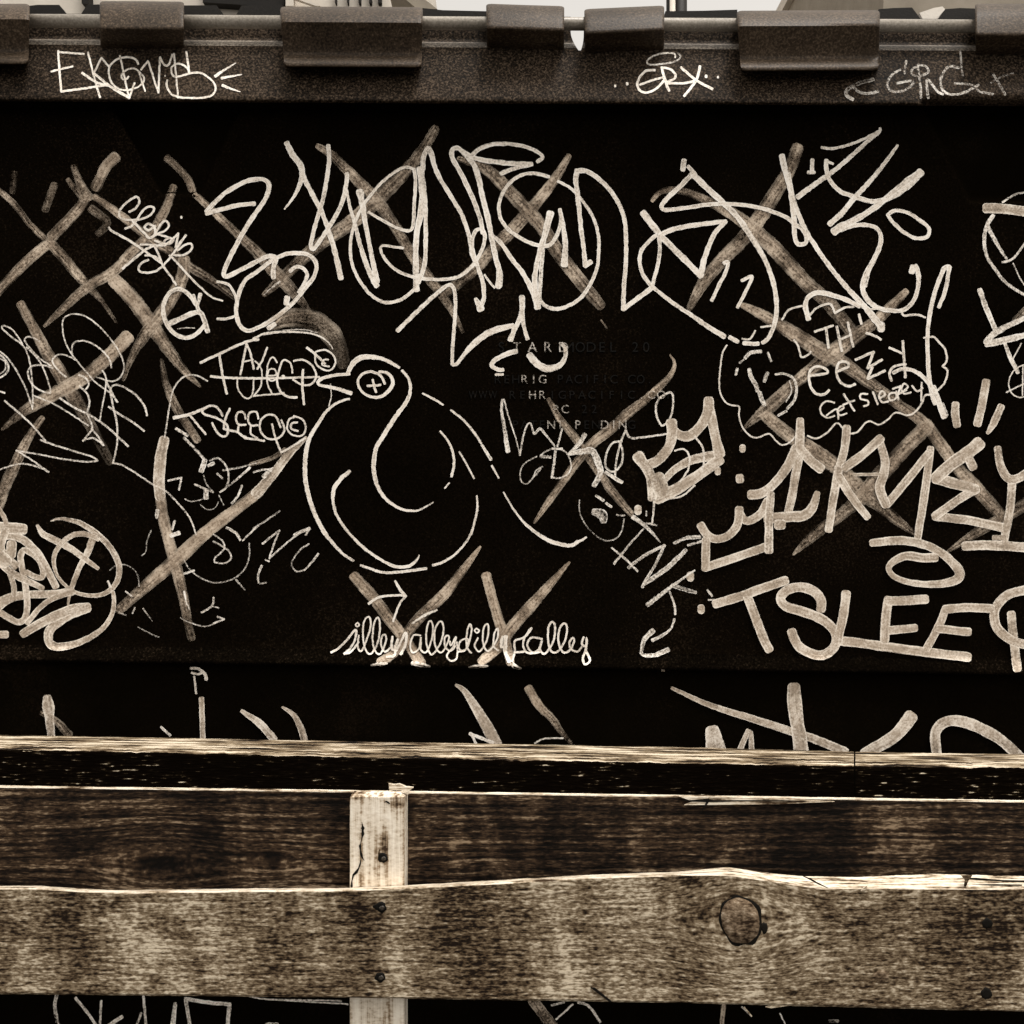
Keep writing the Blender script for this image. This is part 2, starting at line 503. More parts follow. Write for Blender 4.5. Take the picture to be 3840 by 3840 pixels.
# extra rows near the notch so that its edge is clean
PR = []
for i, p in enumerate(base):
    PR.append(p)
    if p[0] < 200 and i + 1 < len(base):
        q = base[i + 1]
        k = max(1, int((q[0] - p[0]) / 7))
        for j in range(1, k):
            t = j / k
            PR.append(tuple(p[m] + (q[m] - p[m]) * t for m in range(3)))
for (py0, y0, sl) in PR:
    for px in cols:
        pyy = py0 + sl * px / 3840
        y = y0
        if pyy < 194 and 2132 < px < 2197:
            l, r = notch(pyy)
            px = l - 4 if px == 2136 else r + 4 if px == 2193 else l + (r - l) * (px - 2140) / 49
        if pyy > 405:
            y += undulate(px, pyy)
        y += pocket(px, pyy)
        verts.append(P(px, pyy, y))
nc = len(cols)
for r in range(len(PR) - 1):
    a = PR[r][0]
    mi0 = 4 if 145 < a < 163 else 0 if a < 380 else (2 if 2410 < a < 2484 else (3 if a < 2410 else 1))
    for c in range(nc - 1):
        if NL <= c < NR and PR[r + 1][0] + PR[r][2] * 0.56 < 193:
            continue
        i = r * nc + c
        faces.append((i, i + nc, i + nc + 1, i + 1))
        mi = mi0
        if mi == 3 and a < 800 and pocket((cols[c] + cols[c + 1]) / 2, a + PR[r][2] * cols[c] / 3840 + 4) > 0.008:
            mi = 1
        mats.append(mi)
lid = mk("lid", verts, faces, None, dump, True)
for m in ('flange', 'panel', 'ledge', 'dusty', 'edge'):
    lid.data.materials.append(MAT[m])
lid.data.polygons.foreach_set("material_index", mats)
lid["label"] = "black plastic lid hanging open, crowded with white marker tags and a bird"

# hinge sleeves of the lid
def sleeve(x0, x1, top, wide, slope=0.0, ext=None):
    if wide:
        pr = [(0, .026), (3, .004), (10, -.018), (24, -.034), (44, -.046), (58, -.0505), (64, -.049), (90, -.043), (130, -.034), (168, -.026),
              (180, -.0255), (190, -.032), (206, -.042), (218, -.0465), (224, -.0455), (227, -.040), (228, -.012), (200, .020), (120, .034), (40, .034)]
    else:
        h = ext or 95
        pr = [(0, .024), (3, .006), (10, -.012), (26, -.026), (50, -.036), (h - 12, -.0435), (h - 3, -.045), (h + 3, -.0435), (h + 12, -.036), (h + 40, -.021),
              (h + 72, -.002), (h + 80, .012), (h + 40, .032), (60, .034), (30, .034)]
    cy = sum(p[0] for p in pr) / len(pr)
    cY = sum(p[1] for p in pr) / len(pr)
    n = len(pr)
    secs = [(x0, .90), (x0 + 3, .955), (x0 + 9, .985), (x0 + 20, 1.0), ((x0 + x1) / 2, 1.0), (x1 - 20, 1.0), (x1 - 9, .985), (x1 - 3, .955), (x1, .90)]
    v, f = [], []
    for x, k in secs:
        for q, Yq in pr:
            tap = (0.07 * q if wide else 0.015 * q) * (1 if x < (x0 + x1) / 2 else -0.35)
            wob = 1.2 * mnoise.noise(Vector((x * 0.01, q * 0.02, top)))
            v.append(P(x + tap, top + slope * (x - x0) + cy + (q - cy) * k + wob, cY + (Yq - cY) * k))
    for s in range(len(secs) - 1):
        for i in range(n):
            j = (i + 1) % n
            f.append((s * n + i, s * n + j, s * n + n + j, s * n + n + i))
    f.append(tuple(range(n - 1, -1, -1)))
    f.append(tuple(range((len(secs) - 1) * n, len(secs) * n)))
    o = mk("hinge_sleeve", v, f, MAT['sleeve'], lid, True)
    md = o.modifiers.new("edges", 'EDGE_SPLIT')
    md.split_angle = math.radians(62)
    return o
sleeve(-390, 112, 14, True)
sleeve(374, 690, 4, False, 0.006, 104)
sleeve(1050, 1586, 24, True, 0.006)
sleeve(1823, 2116, 14, False, 0.03, 92)
sleeve(2191, 2491, 34, False, -0.045, 92)
sleeve(2762, 3300, 40, True, -0.005)
sleeve(3656, 3960, 14, False, 0.0, 118)

# ------------------------------------------------------------------ graffiti: marker strokes traced on the lid
# each tag: "@ name | label", then strokes "kind tile width[,..] density[,..] : x,y x,y* ..."  (* = sharp corner)
TILES = {'T1': (0, 0, 2.0125), 'T3': (1920, 0, 2.0125), 'T4': (2880, 0, 2.0125),
         'B1': (0, 480, 2.0125), 'B2': (960, 480, 2.0125), 'B3': (1920, 480, 2.0125), 'B4': (2880, 480, 2.0125),
         'C1': (0, 1200, 2.0125), 'C2': (960, 1200, 2.0125), 'C3': (1760, 1200, 2.0125), 'C4': (2640, 1080, 2.0125),
         'C5': (3360, 1080, 2.4146), 'D1': (0, 1840, 2.0125), 'D2': (960, 1960, 2.0125), 'D3': (1920, 1840, 2.0125),
         'D4': (2880, 1840, 2.0125), 'D5': (2760, 1520, 1.7889), 'E1': (0, 2640, 1.5094), 'E2': (1280, 2640, 1.5094),
         'E3': (2560, 2640, 1.5094), 'G1': (0, 1800, 2.927), 'X3': (1740, 1260, 2.356)}

GRAFFITI = """
@ worn_strokes | worn broad cross strokes at the far upper left
f B1 90,85,80,90 .9,.9,.8 : 868,222 800,290 760,370 720,450
f B1 75,85,85 .55,.8,.75 : 655,510 600,600 500,710 390,820
f B1 80,80,70 .6,.75,.7 : 380,860 290,930 180,1030 80,1130 -40,1260
f B1 40,50,45,50 .4,.5,.3,.5 : -20,460 60,530 130,600 220,720 330,830
f B1 80,80,75,40,22 .65,.6,.6,.35,.3 : 390,880 480,980 580,1100 670,1200 770,1310 880,1470
f B1 45,60,110 .3,.45,.6 : 555,290 600,410 650,520
f B1 35,60 .55,.4 : 512,390 560,450 640,540
f B1 60,60 .2,.28 : 410,430 370,540 340,620
f B1 65,60,50 .28,.3,.2 : 690,610 810,710 740,800
f B1 50,50 .12,.2 : 110,340 95,480
@ worn_strokes | worn broad X strokes crossing beneath the small looping tag
f B1 50,65,65,70,70,40 .85,.7,.7,.6,.45,.3 : 715,520 860,620 1000,730 1150,850 1300,940 1420,1040 1600,1150 1770,1280
f B1 60,75,80,80,85,70,26 .75,.8,.65,.7,.75,.75,.6 : 1310,445 1235,640 1130,800 1000,930 860,1080 660,1200 500,1340 335,1495
@ worn_strokes | pale broad X strokes below the looping tag at the left
f B1 105,115,120,95,60,20 .95,.95,.9,.75,.6,.4 : 865,1150 1000,1290 1140,1480 1260,1660 1390,1830 1510,1950
f B1 90,100,100,110,60,25 .75,.7,.6,.75,.5,.35 : 1390,990 1375,1130 1290,1290 1190,1440 1090,1570 1000,1720 930,1900
f C1 25,70,70,60 .15,.35,.4,.55 : 1218,300 1260,500 1340,680 1420,800 1490,910
@ worn_strokes | long worn diagonal stroke running down beside the big Z
f B1 60,55,60,60 .6,.55,.6,.9 : 1262,228 1350,310 1420,390 1452,470
f B1 50,55,70,95,110,80,20 .8,.6,.5,.5,.6,.4,.25 : 1475,505 1600,620 1780,790 1932,930 2060,1070 2180,1200 2260,1290 2350,1400
@ worn_strokes | worn broad X strokes over the thin scribbles at the left edge
f B1 70,80,95,120,110,90,70 .8,.75,.7,.75,.5,.35,.12 : 155,1330 260,1520 345,1680 440,1830 520,1970 600,2100 700,2280 830,2520
f C1 110,105,105,110,90,25 .95,.85,.8,.85,.7,.4 : 960,130 820,275 680,400 520,500 350,590 180,690 15,825
f C1 45,75,95,100 .6,.6,.6,.6 : 320,740 215,890 120,1080 40,1250 -20,1400
@ worn_strokes | worn broad X strokes through the left of the big tag
f B2 70,85,95,120,120,105,100,90,40 .45,.5,.45,.55,.55,.6,.5,.4,.4 : 1352,5 1270,150 1170,280 1020,440 870,580 720,710 560,820 400,940 220,1110 60,1260
f B2 40,75,80,100,80,80,85,60,25 .55,.5,.55,.6,.45,.5,.4,.5,.35 : 465,135 580,210 690,320 840,470 950,600 1060,760 1160,930 1280,1100 1390,1240 1480,1380 1560,1540
@ worn_strokes | worn broad X strokes through the middle of the big tag
f B2 40,85,100,110,100,110,105,80 .5,.55,.6,.65,.6,.65,.6,.45 : 1530,230 1680,280 1800,360 1932,500 2040,610 2160,750 2260,910 2380,1070 2500,1220 2600,1340
f B3 45,75,90,100,100,90,90,60 .75,.7,.65,.6,.55,.5,.45,.45 : 428,212 340,360 220,520 100,660 0,770 -130,900 -260,1040 -420,1180 -540,1270
f B3 14,14 .4,.2 : 672,1450 715,1510
@ worn_strokes | worn broad X strokes through the right of the big tag
f B3 95,100,115,115,110,105,60,20 .65,.65,.65,.7,.6,.55,.5,.3 : 2156,150 2090,320 1980,500 1880,660 1750,830 1600,980 1450,1160 1350,1340 1330,1390
f B3 30,45,60,85,110,120,115,110,100 .75,.6,.55,.5,.65,.7,.7,.65,.4 : 1058,550 1110,490 1210,465 1340,490 1460,545 1600,610 1740,700 1860,800 1960,890 2090,1030 2230,1180 2360,1290 2480,1430 2580,1560
@ worn_strokes | worn broad X strokes behind the cloud lettering
f C4 40,80,100,115,130,110,90,80,85,100 .85,.75,.75,.75,.8,.65,.55,.45,.6,.75 : 280,125 400,180 540,260 700,360 860,460 990,530 1150,640 1300,750 1470,880 1600,970 1690,1050
f C4 50,80,90,115,130,100,90,110,60,10 .8,.7,.6,.7,.8,.55,.6,.4,.5,.4 : 1525,25 1400,150 1270,270 1130,370 970,490 830,600 660,740 500,890 380,990 280,1080
@ worn_strokes | worn broad X strokes behind the angular tag at the right
f C5 110,115,115,120,120,110 .75,.75,.75,.7,.65,.55 : 275,1230 420,1440 560,1630 720,1800 860,1960 1000,2110
f D5 80,95,100,110,100,110,85,70,20 .8,.7,.65,.75,.65,.65,.5,.5,.4 : 200,70 330,180 450,260 600,360 720,450 870,600 960,670 1080,770 1210,870
f D5 105,100,110,110,110,80,80,60,16 .8,.75,.75,.6,.65,.5,.45,.5,.35 : 1270,150 1150,270 1030,400 940,500 860,600 720,720 600,810 480,910 385,1000
f D5 90,80,70,18 .45,.4,.4,.4 : 1980,640 1800,750 1620,850 1420,980
@ worn_strokes | worn broad X strokes through the moulded lettering
f C3 35,50,65,60,60,70,60,50 .5,.55,.55,.6,.5,.55,.7,.6 : 600,600 680,740 800,890 900,1040 1000,1180 1060,1270 1140,1370 1225,1465
f C3 12,30,50,60,75,80,75,60,60,20 .9,.8,.6,.6,.6,.65,.7,.65,.75,.8 : 1515,262 1550,330 1515,420 1440,500 1330,600 1200,700 1060,830 930,930 830,1050 720,1200 600,1370 490,1530
@ worn_strokes | pale crossed broad strokes left of the bird
b C1 75,85,85,80 .95,.95,.95,.9 : 1238,905 1210,1050 1200,1200 1210,1340
f C1 80,85,85,90,80,70,60 .95,.85,.9,.8,.7,.6,.25 : 1208,1320 1230,1480 1270,1650 1330,1870 1380,2080 1410,2240 1445,2400
b D1 25,60,70,85 .9,.9,.9,.9 : 2310,-400 2182,-278 2050,-110 1932,25
f D1 85,90,100,110,100,90,70 1,.95,.95,1,.95,.9,.6 : 1950,10 1750,165 1550,320 1350,505 1180,650 1050,765 900,900
f C2 30,45 .4,.35 : -40,1090 110,1045 220,985
@ worn_strokes | pale broad X under the bird, left foot
f D2 80,90,85,85,80,90 .9,.85,.75,.7,.9,1 : 740,405 880,560 1000,720 1100,850 1180,960 1240,1060
f D2 20,65,85,85,80,75,70 .95,.85,.8,.7,.6,.8,1 : 1692,182 1560,360 1420,540 1260,690 1130,840 1040,980 940,1050
t D2 14,30,14 .95,.95 : 868,1076 930,1066 990,1062
t D2 30,40,20 .95,.95 : 1180,1060 1240,1070 1310,1086
t D2 16,24,18 .9,.95 : 1180,760 1270,700 1365,660
@ worn_strokes | pale broad X under the bird, right foot
f D2 75,75,70,90,80,60 .9,.85,.85,1,1,1 : 1738,400 1790,600 1850,790 1890,930 1920,1060
f D2 20,60,90,90,90,70 .95,.85,.85,.8,.9,1 : 2365,300 2232,450 2082,620 1932,790 1830,930 1700,1050
t D2 14,34,14 .95,.95 : 1608,1090 1680,1084 1750,1080
t D3 30,40,14 .95,.95 : -10,1290 20,1325 70,1342

@ marker_tag | thin block letter tag EKGNVB with three rays on the faded rim
t T1 20,20 .95 : 438,385 448,520 462,690* 600,672 815,640
t T1 18,18 .9 : 438,392 635,408
t T1 18,18 .9 : 385,540 548,500
t T1 18,18 .9 : 665,395 690,500 720,620 755,735
t T1 18,18 .9 : 715,540 765,436* 825,505
t T1 22,24 .95 : 620,550 730,622 815,645
t T1 22,26 .95 : 700,545 830,650 975,738
t T1 18,18,14,18 .85 : 1042,485 1020,445 960,432 880,450 825,510 828,590 870,655 945,680 1040,655 1088,605 1062,552 1000,515 930,545 918,585 945,605 970,578
t T1 16,18 .9 : 905,420 935,560 960,680 978,738* 1015,625
t T1 16 .9 : 1045,535 1095,690
t T1 18 .95 : 1065,525 1118,462* 1195,700* 1207,432* 1240,490 1275,485 1300,410
t T1 16 .9 : 1246,572
t T1 16 .9 : 1312,405 1330,580 1345,740
t T1 20 .9 : 1405,390 1428,545
t T1 18 .95 : 1428,545 1400,500 1340,480 1295,510 1300,560 1335,580 1430,555 1510,550 1580,590 1625,650 1610,710 1540,735 1400,738 1300,715 1260,650 1262,605
t T1 28,20,8 .95,.6 : 1625,575 1690,530 1780,475
t T1 24,18,8 .95,.8 : 1672,590 1750,575 1825,562
t T1 26,18,8 .95,.7 : 1680,645 1750,672 1812,692
@ marker_tag | small tag GRX with a halo and dots on the faded rim
t T3 16,16,14 .8,.6,.35 : 1230,435 1225,405 1160,400 1070,420 1020,460 1040,488 1150,480 1240,460 1275,425 1250,402
t T3 26 .9 : 778,648
t T3 28 .9 : 868,632
t T3 30 .9 : 1465,575
t T3 26 .9 : 1553,582
t T3 22 .95 : 1078,530 1010,535 955,600 950,660 1000,700 1070,680 1120,640 1150,600
t T3 20 .9 : 965,640 1060,605 1150,582
t T3 24 .95 : 1130,510 1160,620 1185,685
t T3 22 .9 : 1130,510 1190,520 1235,565 1220,600 1160,625 1300,628 1390,605
t T3 24 .95 : 1275,508 1390,605 1512,672
t T3 24 .95 : 1418,500 1390,605 1300,725
@ marker_tag | faint chalky tag reading GING on the right of the rim
t T4 30 .5,.35,.6 : 795,600 700,625 605,670 590,715 640,750
t T4 26 .6,.4,.3 : 640,650 680,690 750,705 830,690
t T4 22 .6,.4 : 1042,460 1030,555
t T4 22 .5,.45,.4 : 1000,525 930,570 900,640 940,690 1030,680 1095,630 1070,610 975,628
t T4 20 .45 : 1130,500 1090,520 1085,560 1140,575 1210,545 1190,500 1130,490
t T4 22 .45 : 1130,510 1150,640 1155,740
t T4 24 .45 : 1210,740 1200,600 1280,690 1320,712
t T4 24 .45,.5 : 1440,510 1360,505 1310,580 1310,660 1350,705 1440,710 1540,670 1590,640
t T4 22 .45,.35 : 1410,630 1540,640 1600,690 1700,710
t T4 18 .5,.3 : 1450,380 1460,500 1470,570
t T4 22 .35 : 1700,560 1760,660 1790,715
t T4 18 .25 : 1680,625 1760,580 1850,550

@ marker_tag | small looping tag with long tails at the upper left
t B1 20 .95 : 975,632 1030,600 1052,550 1030,518 965,555 905,620 908,675 960,692 1050,690 1130,660 1165,610 1140,592 1090,610 1040,680 1000,735 945,760
t B1 22 .95 : 1000,700 1080,785 1130,830 1172,800 1165,750 1120,722 1090,745 1120,772 1172,740
t B1 20 .95 : 1130,830 1190,800 1252,770 1275,735 1250,700 1210,730 1180,790 1230,812 1290,830
t B1 20 .95 : 1170,850 1230,872 1290,870 1310,840 1270,830 1240,855
t B1 20 .95 : 1240,890 1300,840 1345,795* 1325,900* 1405,810
t B1 20 .95 : 1400,812 1340,900 1290,970 1222,1050
t B1 20 .95 : 1340,925 1400,880 1445,875 1442,920 1380,960 1310,958
t B1 22 .95 : 820,750 840,775 960,840 1060,905 1150,970 1215,1015
t B1 22 .95 : 925,1060 1010,990 1110,910 1170,888 1230,885
t B1 20 .95 : 1165,890 1200,960 1230,1040 1290,1120 1330,1185
t B1 20 .95 : 1225,1045 1170,1082 1090,1092 1045,1070 1065,1022 1120,995
t B1 20,20,16 .95 : 1280,960 1340,1020 1420,1110 1500,1190 1590,1270 1680,1305
t B1 18 .95 : 1060,880 1130,880 1190,895
t B1 18 .95 : 1095,960 1170,970 1220,1010
t B1 26 .95 : 1368,672
@ marker_tag | rounded white letter G beside the looping tag
t B1 34 .95 : 1480,1330 1420,1250 1350,1215 1280,1245 1235,1330 1240,1430 1285,1520 1360,1575 1430,1580 1500,1540 1540,1490
t B1 44,40 .9 : 1260,1485 1380,1430 1500,1388 1540,1450 1568,1535
t B1 30 .85 : 1458,1262 1500,1380
t B1 34,20 .9 : 1512,1255 1490,1350
t B1 9 .7 : 1340,1515 1400,1508 1470,1510
@ marker_tag | big curling Z with a looped O beside it
t B1 38 .97 : 1558,628 1700,490 1840,410 1932,387 1990,388 2030,430 2005,530 1930,640 1840,780 1750,950 1690,1080 1705,1122 1780,1090 1932,1010 2010,972 2062,968 2085,990 2062,1050 2065,1130
t B1 38,34 .97 : 1558,645 1680,612 1810,580 1920,572
t B1 34 .97 : 2070,990 2160,950 2260,945 2340,962 2388,1030 2370,1120 2310,1200 2230,1300 2130,1390 2000,1480 1870,1530 1805,1480 1782,1380 1800,1260 1850,1150 1940,1085 2060,990
t B1 30 .95 : 2190,1080 2240,1045 2290,1062 2318,1105 2300,1165 2255,1240
t B1 50 .95 : 2168,1280 2160,1325
t B1 24 .95 : 1640,1160 1720,1180 1775,1260 1785,1330
t B1 24 .95 : 1770,1420 1710,1440 1640,1440
t B2 20,8 .6,.3 : 180,1160 100,1220 60,1260
@ marker_tag | large white lettering sprawled across the top of the lid
t B2 44,56,44,30,14 .97 : 232,115 275,200 335,280 348,360 325,440 285,520 215,612
t B2 40,38,40,46 .97 : 345,340 430,510 490,620 550,780 600,950 640,1135
t B2 36,34,34,36 .97 : 545,132 552,230 535,380 500,560 460,690 430,800 414,885 432,915 500,825 580,700 650,560 685,400 685,345
t B2 24,30,40,44 .97 : 685,470 710,600 745,720 780,860 830,1020 880,1140 912,1190
t B2 60,48,34,36,50 .97 : 782,480 800,560 822,700 850,850 880,1000 912,1160
t B2 26,28 .97 : 1190,310 1130,295 1050,330 950,410 870,500 800,600 745,720 715,850 715,970 740,1070 800,1180 880,1270 970,1315 1050,1310 1120,1280 1210,1205
t B2 30,26 .97 : 1192,310 1204,400 1195,560 1185,740 1150,775 1080,760 960,700 850,635
t B2 60,56,50,44,50 .97 : 1240,310 1258,480 1245,640 1212,800 1205,1000 1210,1220
t B2 34,34,40 .97 : 1262,450 1278,560 1280,700 1280,850 1272,1030 1225,1165
t B2 40,44,36,34,36 .97 : 1262,310 1265,220 1300,150 1325,200 1355,310 1400,400 1480,530 1560,670 1610,820 1628,930 1650,1000
t B2 22,30,36 .97 : 1110,905 1030,895 950,890 943,930 990,1010 1070,1080 1170,1120 1300,1140 1440,1140 1550,1110 1640,1030 1700,930 1728,830 1705,765 1660,775 1630,850 1640,950 1680,1070 1710,1160 1720,1280 1690,1370
t B2 34,60 .95 : 1660,1290 1695,1365
t B2 36,40,36 .97 : 1560,180 1525,152 1482,165 1482,225 1530,310 1600,450 1660,590 1700,720 1712,790
t B2 40,46,44,40,60 .95 : 1560,180 1640,270 1680,380 1710,520 1750,680 1780,840 1810,980 1838,1100 1832,1190
t B2 30,38,44 .97 : 1770,800 1850,870 1932,990 2010,1090 2080,1220 2120,1330
t B2 70 .97 : 1830,1185
t B2 20 .9 : 1800,1205 1770,1170 1725,1110
t B2 40,40,34 .97 : 1555,175 1640,222 1760,250 1932,268 2080,272* 1932,310 1850,345
t B2 34,30 .95 : 1630,205 1700,150 1800,122 1932,122 2060,150 2140,190 2162,222 2125,255
t B3 28,34 .97 : 280,368 160,342 60,360 -30,430 -90,540 -95,650 -50,740 30,810 120,860 230,890 300,870 350,780 370,700 362,615
t B3 32,38,60 .97 : 368,640 388,750 402,880 395,1030
t B3 26,32 .97 : 345,400 450,460 540,560 610,670 650,800 655,930 640,1060 590,1180 520,1280 430,1340 340,1365 250,1340 190,1270
t B3 70,46,36,50,60 .97 : 288,645 250,800 205,950 175,1100 175,1240 192,1350
t B3 30,36 .8 : 235,915 222,1050 212,1200 200,1350
t B3 42,40,34,44 .97 : 490,320 482,400 500,550 520,750 540,900 553,1040* 592,1010
t B3 44,34,34,40 .97 : 490,325 560,325 650,380 740,470 810,580 850,700 860,820 860,1000 845,1200 840,1368* 930,1300 1050,1210
t B3 32 .97 : 1050,1190 990,1110 965,1020 975,930 1030,860 1100,808 1115,900 1100,1030 1060,1180
t B3 56,50,36,40 .97 : 990,640 1050,720 1130,820 1250,940 1350,1040 1425,1115* 1448,1000 1490,880 1540,780 1612,705* 1480,720 1330,740 1200,770 1115,810
t B3 30,34,44 .97 : 1050,1190 1200,1310 1350,1410 1480,1500 1600,1572
t B3 44 .95 : 1298,245 1288,318
t B3 34 .95 : 1330,290 1385,350
t B3 44,34,32,34 .97 : 1360,345 1270,440 1180,520 1128,590 1160,618 1290,605 1480,578 1610,572 1780,585 1932,620 2080,680 2140,740
t B3 50,46,40,36,34 .97 : 1365,350 1480,460 1600,570 1700,670 1790,800 1880,940 1945,1080 1985,1230 1997,1380 1975,1500 1930,1590 1890,1620
t B3 30 .97 : 1600,1022 1632,1010 1615,1080 1560,1190 1508,1300
t B3 28 .97 : 1735,1152 1812,1120 1770,1220 1702,1352
t C4 34 .95 : 300,415 360,422 410,418
t C4 36 .95 : 195,372 255,405
t B2 36,30,28,34 .97 : 1068,1530 1200,1400 1340,1270 1445,1188 1490,1205 1505,1300 1500,1450 1484,1650 1480,1780* 1510,1785 1600,1680 1750,1560 1930,1495
t B3 50,40,30 .97 : 75,1275 75,1380 40,1480 -20,1600
t B3 40,30,36 .97 : 75,1380 90,1500 118,1590
t C3 36,34 .95 : -20,230 80,130 200,65 330,40
t C3 40,34,24 .97 : 340,60 330,110 318,160
t X3 70,70,40,36 .97 : 580,170 640,240 720,285 800,280 860,245 895,180 895,110 870,75
t X3 50,44,36 .97 : 460,135 400,150 320,185 250,235 250,270 310,300 345,298
t X3 28 .97 : 282,342 345,340
@ marker_tag | tall spiky white lettering at the upper right
t B4 26 .97 : 405,145 480,155 600,130 730,80 835,25
t B4 24,36,46 .97 : 845,0 840,30 740,110 620,220 500,320 360,420 225,520
t B4 36,36,40,70 .97 : 440,245 440,310 470,400 550,480 660,520 800,555 930,520 1060,430 1150,335
t B4 24 .95 : 440,250 490,270
t B4 24,36,44,46 .97 : 978,130 900,240 780,390 650,530 560,640 465,725
t B4 60,46,50,70 .97 : 1150,335 1060,395 940,490 820,590 680,680 560,740 500,782
t B4 46,30,40,44,34,34,40 .97 : 500,785 620,742 720,730 810,750 852,810 840,900 790,1010 740,1100 715,1200 740,1280 800,1340 880,1370 990,1380 1060,1350 1110,1280 1135,1180 1130,1080 1110,1042
t B4 50 .97 : 1085,1085 1095,1045
t B4 14 .9 : 812,990 770,1080 742,1200
t B4 30 .97 : 905,655 960,622 1060,642 1150,700 1215,760 1200,820 1120,832 1030,790 940,710 905,655
t B4 50,46,40,34,34 .97 : 105,210 130,320 170,460 190,620 198,700 200,800 222,872 280,870 290,820 250,755 215,735
t B4 24,40,36,40,60 .97 : 160,340 200,560 260,720 350,880 470,1050 600,1210 740,1360 845,1490
t B4 85 .97 : 852,1502
t B4 34 .97 : 335,240 330,338
t B4 30 .9 : 305,335 350,335
t B4 46,40,40,34 .97 : 305,1440 283,1350 300,1280 370,1242 480,1260 600,1300 690,1345
t B4 28,40,36,34,40 .97 : 1288,1352 1340,1220 1368,1050* 1330,1060 1280,1180 1240,1310 1215,1450 1203,1600 1210,1800 1225,1950 1260,2080
t C4 50,50 .95 : 1730,750 1770,860 1812,970
t C4 26 .5 : 1800,870 1835,960
@ marker_tag | cut off white tag at the right edge of the lid
b B4 75 .95 : 1645,605 1780,610 1960,632
t B4 34,28,24 .75,.7,.6 : 1700,660 1650,740 1632,850 1650,960 1710,1060 1800,1170 1950,1270
t B4 36,24 .7,.6 : 1655,740 1720,860 1800,990
t B4 20 .8 : 1770,1012 1850,985 1960,840
t B4 18 .7 : 1770,560 1870,500 1960,485
t B4 12 .6 : 1850,1020 1900,1130 1940,1190
t B4 40,44,40 .85,.8,.7 : 1598,1222 1640,1340 1715,1520
t C5 46,60,70 .85 : 1180,265 1000,350 880,420 820,495
t C5 70,70,60 .9 : 820,505 950,480 1180,425
t C5 34,44,40 .85 : 985,500 1040,640 1105,765
t C5 14 .85 : 1135,500 1060,640
t C5 14 .9 : 1180,685 1070,745 1020,850 1040,940 1100,988 1180,980
t C5 14 .9 : 1000,945 1180,855
t C5 14 .9 : 1150,700 1145,975
f C5 60 .3 : 1180,190 1080,290
@ marker_tag | thin outlined thought cloud reading THEEZY GET SLEAZY
t C4 14 .95 : 172,432 140,490 126,580 116,680 120,780 160,860 210,885 265,895 264,960 285,1040 340,1110 400,1130 490,1100 540,1150 590,1185 650,1162 690,1120
t C4 16 .95 : 780,1115 850,1135 930,1090 1000,1020 1045,1055
t C4 16 .95 : 1105,1100 1160,1085 1240,1005 1320,1030 1390,990 1450,938 1530,962 1600,930 1650,855 1670,810 1735,808
t C4 18 .95 : 1750,785 1815,715 1838,625 1800,592* 1832,545 1820,465 1770,405 1730,368 1660,375
t C4 18 .95 : 590,240 640,165 740,135
t C4 20 .95 : 800,200 860,145 950,120 990,190* 1060,150 1130,140
t C4 20 .95 : 1230,165 1330,155 1490,170* 1510,208 1600,200 1670,222
t C4 18 .95 : 430,295 505,285
t C4 18 .95 : 388,322 345,385 290,382
t C4 22 .95 : 835,330 975,283
t C4 24 .95 : 922,310 940,450
t C4 24 .95 : 1003,292 1040,475
t C4 22 .95 : 1085,258 1125,442
t C4 20 .9 : 1015,395 1110,352
t C4 24 .95 : 1170,200 1188,270
t C4 26,20 .95 : 1225,340 1290,362 1335,388
t C4 18 .95 : 680,392 712,440 735,520 790,502 805,480
t C4 24 .95 : 800,662 932,640 900,600 840,595 795,640 802,740 850,800 910,800 945,770
t C4 24 .95 : 1000,632 1090,592 1080,560 1020,562 1000,640 1030,710 1090,742 1140,725
t C4 24 .95 : 1145,540 1280,482* 1235,605* 1345,540
t C4 24 .95 : 1270,600 1235,685* 1365,625
t C4 22 .95 : 1400,450 1490,492
t C4 24 .95 : 1500,400 1510,540 1520,675
t C4 26,20 .95 : 1415,700 1400,640 1440,590 1525,575
t C4 30,30,34,40 .95 : 1430,640 1500,610 1600,632 1680,700 1750,800
t C4 16 .95 : 985,865 920,855 878,900 890,955 940,980 985,962
t C4 16 .95 : 925,960 1000,915 1015,990
t C4 16 .95 : 1012,932 1055,905 1040,888 1008,920 1022,960 1080,945
t C4 20 .95 : 1055,800 1135,928
t C4 18 .95 : 1050,880 1135,848
t C4 18 .95 : 1235,800 1185,800 1180,835 1235,850 1240,880 1205,892
t C4 20 .95 : 1275,785 1312,878
t C4 18 .95 : 1325,832 1368,805 1345,778 1320,815 1345,862 1390,855
t C4 18 .95 : 1440,790 1400,800 1402,848 1450,830 1452,780* 1470,842
t C4 18 .95 : 1425,762 1485,740* 1465,800* 1530,770
t C4 16 .95 : 1490,790 1540,745 1510,722 1490,760 1510,800 1560,785
t C4 18 .95 : 1570,738 1610,780 1650,755
t C4 18 .95 : 1642,715 1640,852
@ marker_tag | broken white curl marks left of the thought cloud
t C4 30 .9 : 310,530 350,488 430,480
t C4 20 .85 : 482,488 508,552
t C4 24 .8 : 240,655 252,608
t C4 30,38,34 .85 : 340,615 355,670 390,730 405,775
t C4 36,34 .8 : 420,790 435,840 458,885
t C4 30 .75 : 455,705 480,640
t C4 16 .8 : 268,565 300,540
t C4 22,26 .95 : 540,652 610,648 680,690 700,770 680,850 630,908
t C4 24 .9 : 622,928 560,962
t C4 12 .8 : 645,700 660,780 618,860

@ marker_tag | thin scribbled loops and arrows along the left edge
t C1 14 .95 : -20,225 60,290 140,410 200,530 235,640 245,672
t C1 14 .95 : 170,180 100,80 30,42 15,62 90,130 180,200 225,320 242,450 248,600 245,660
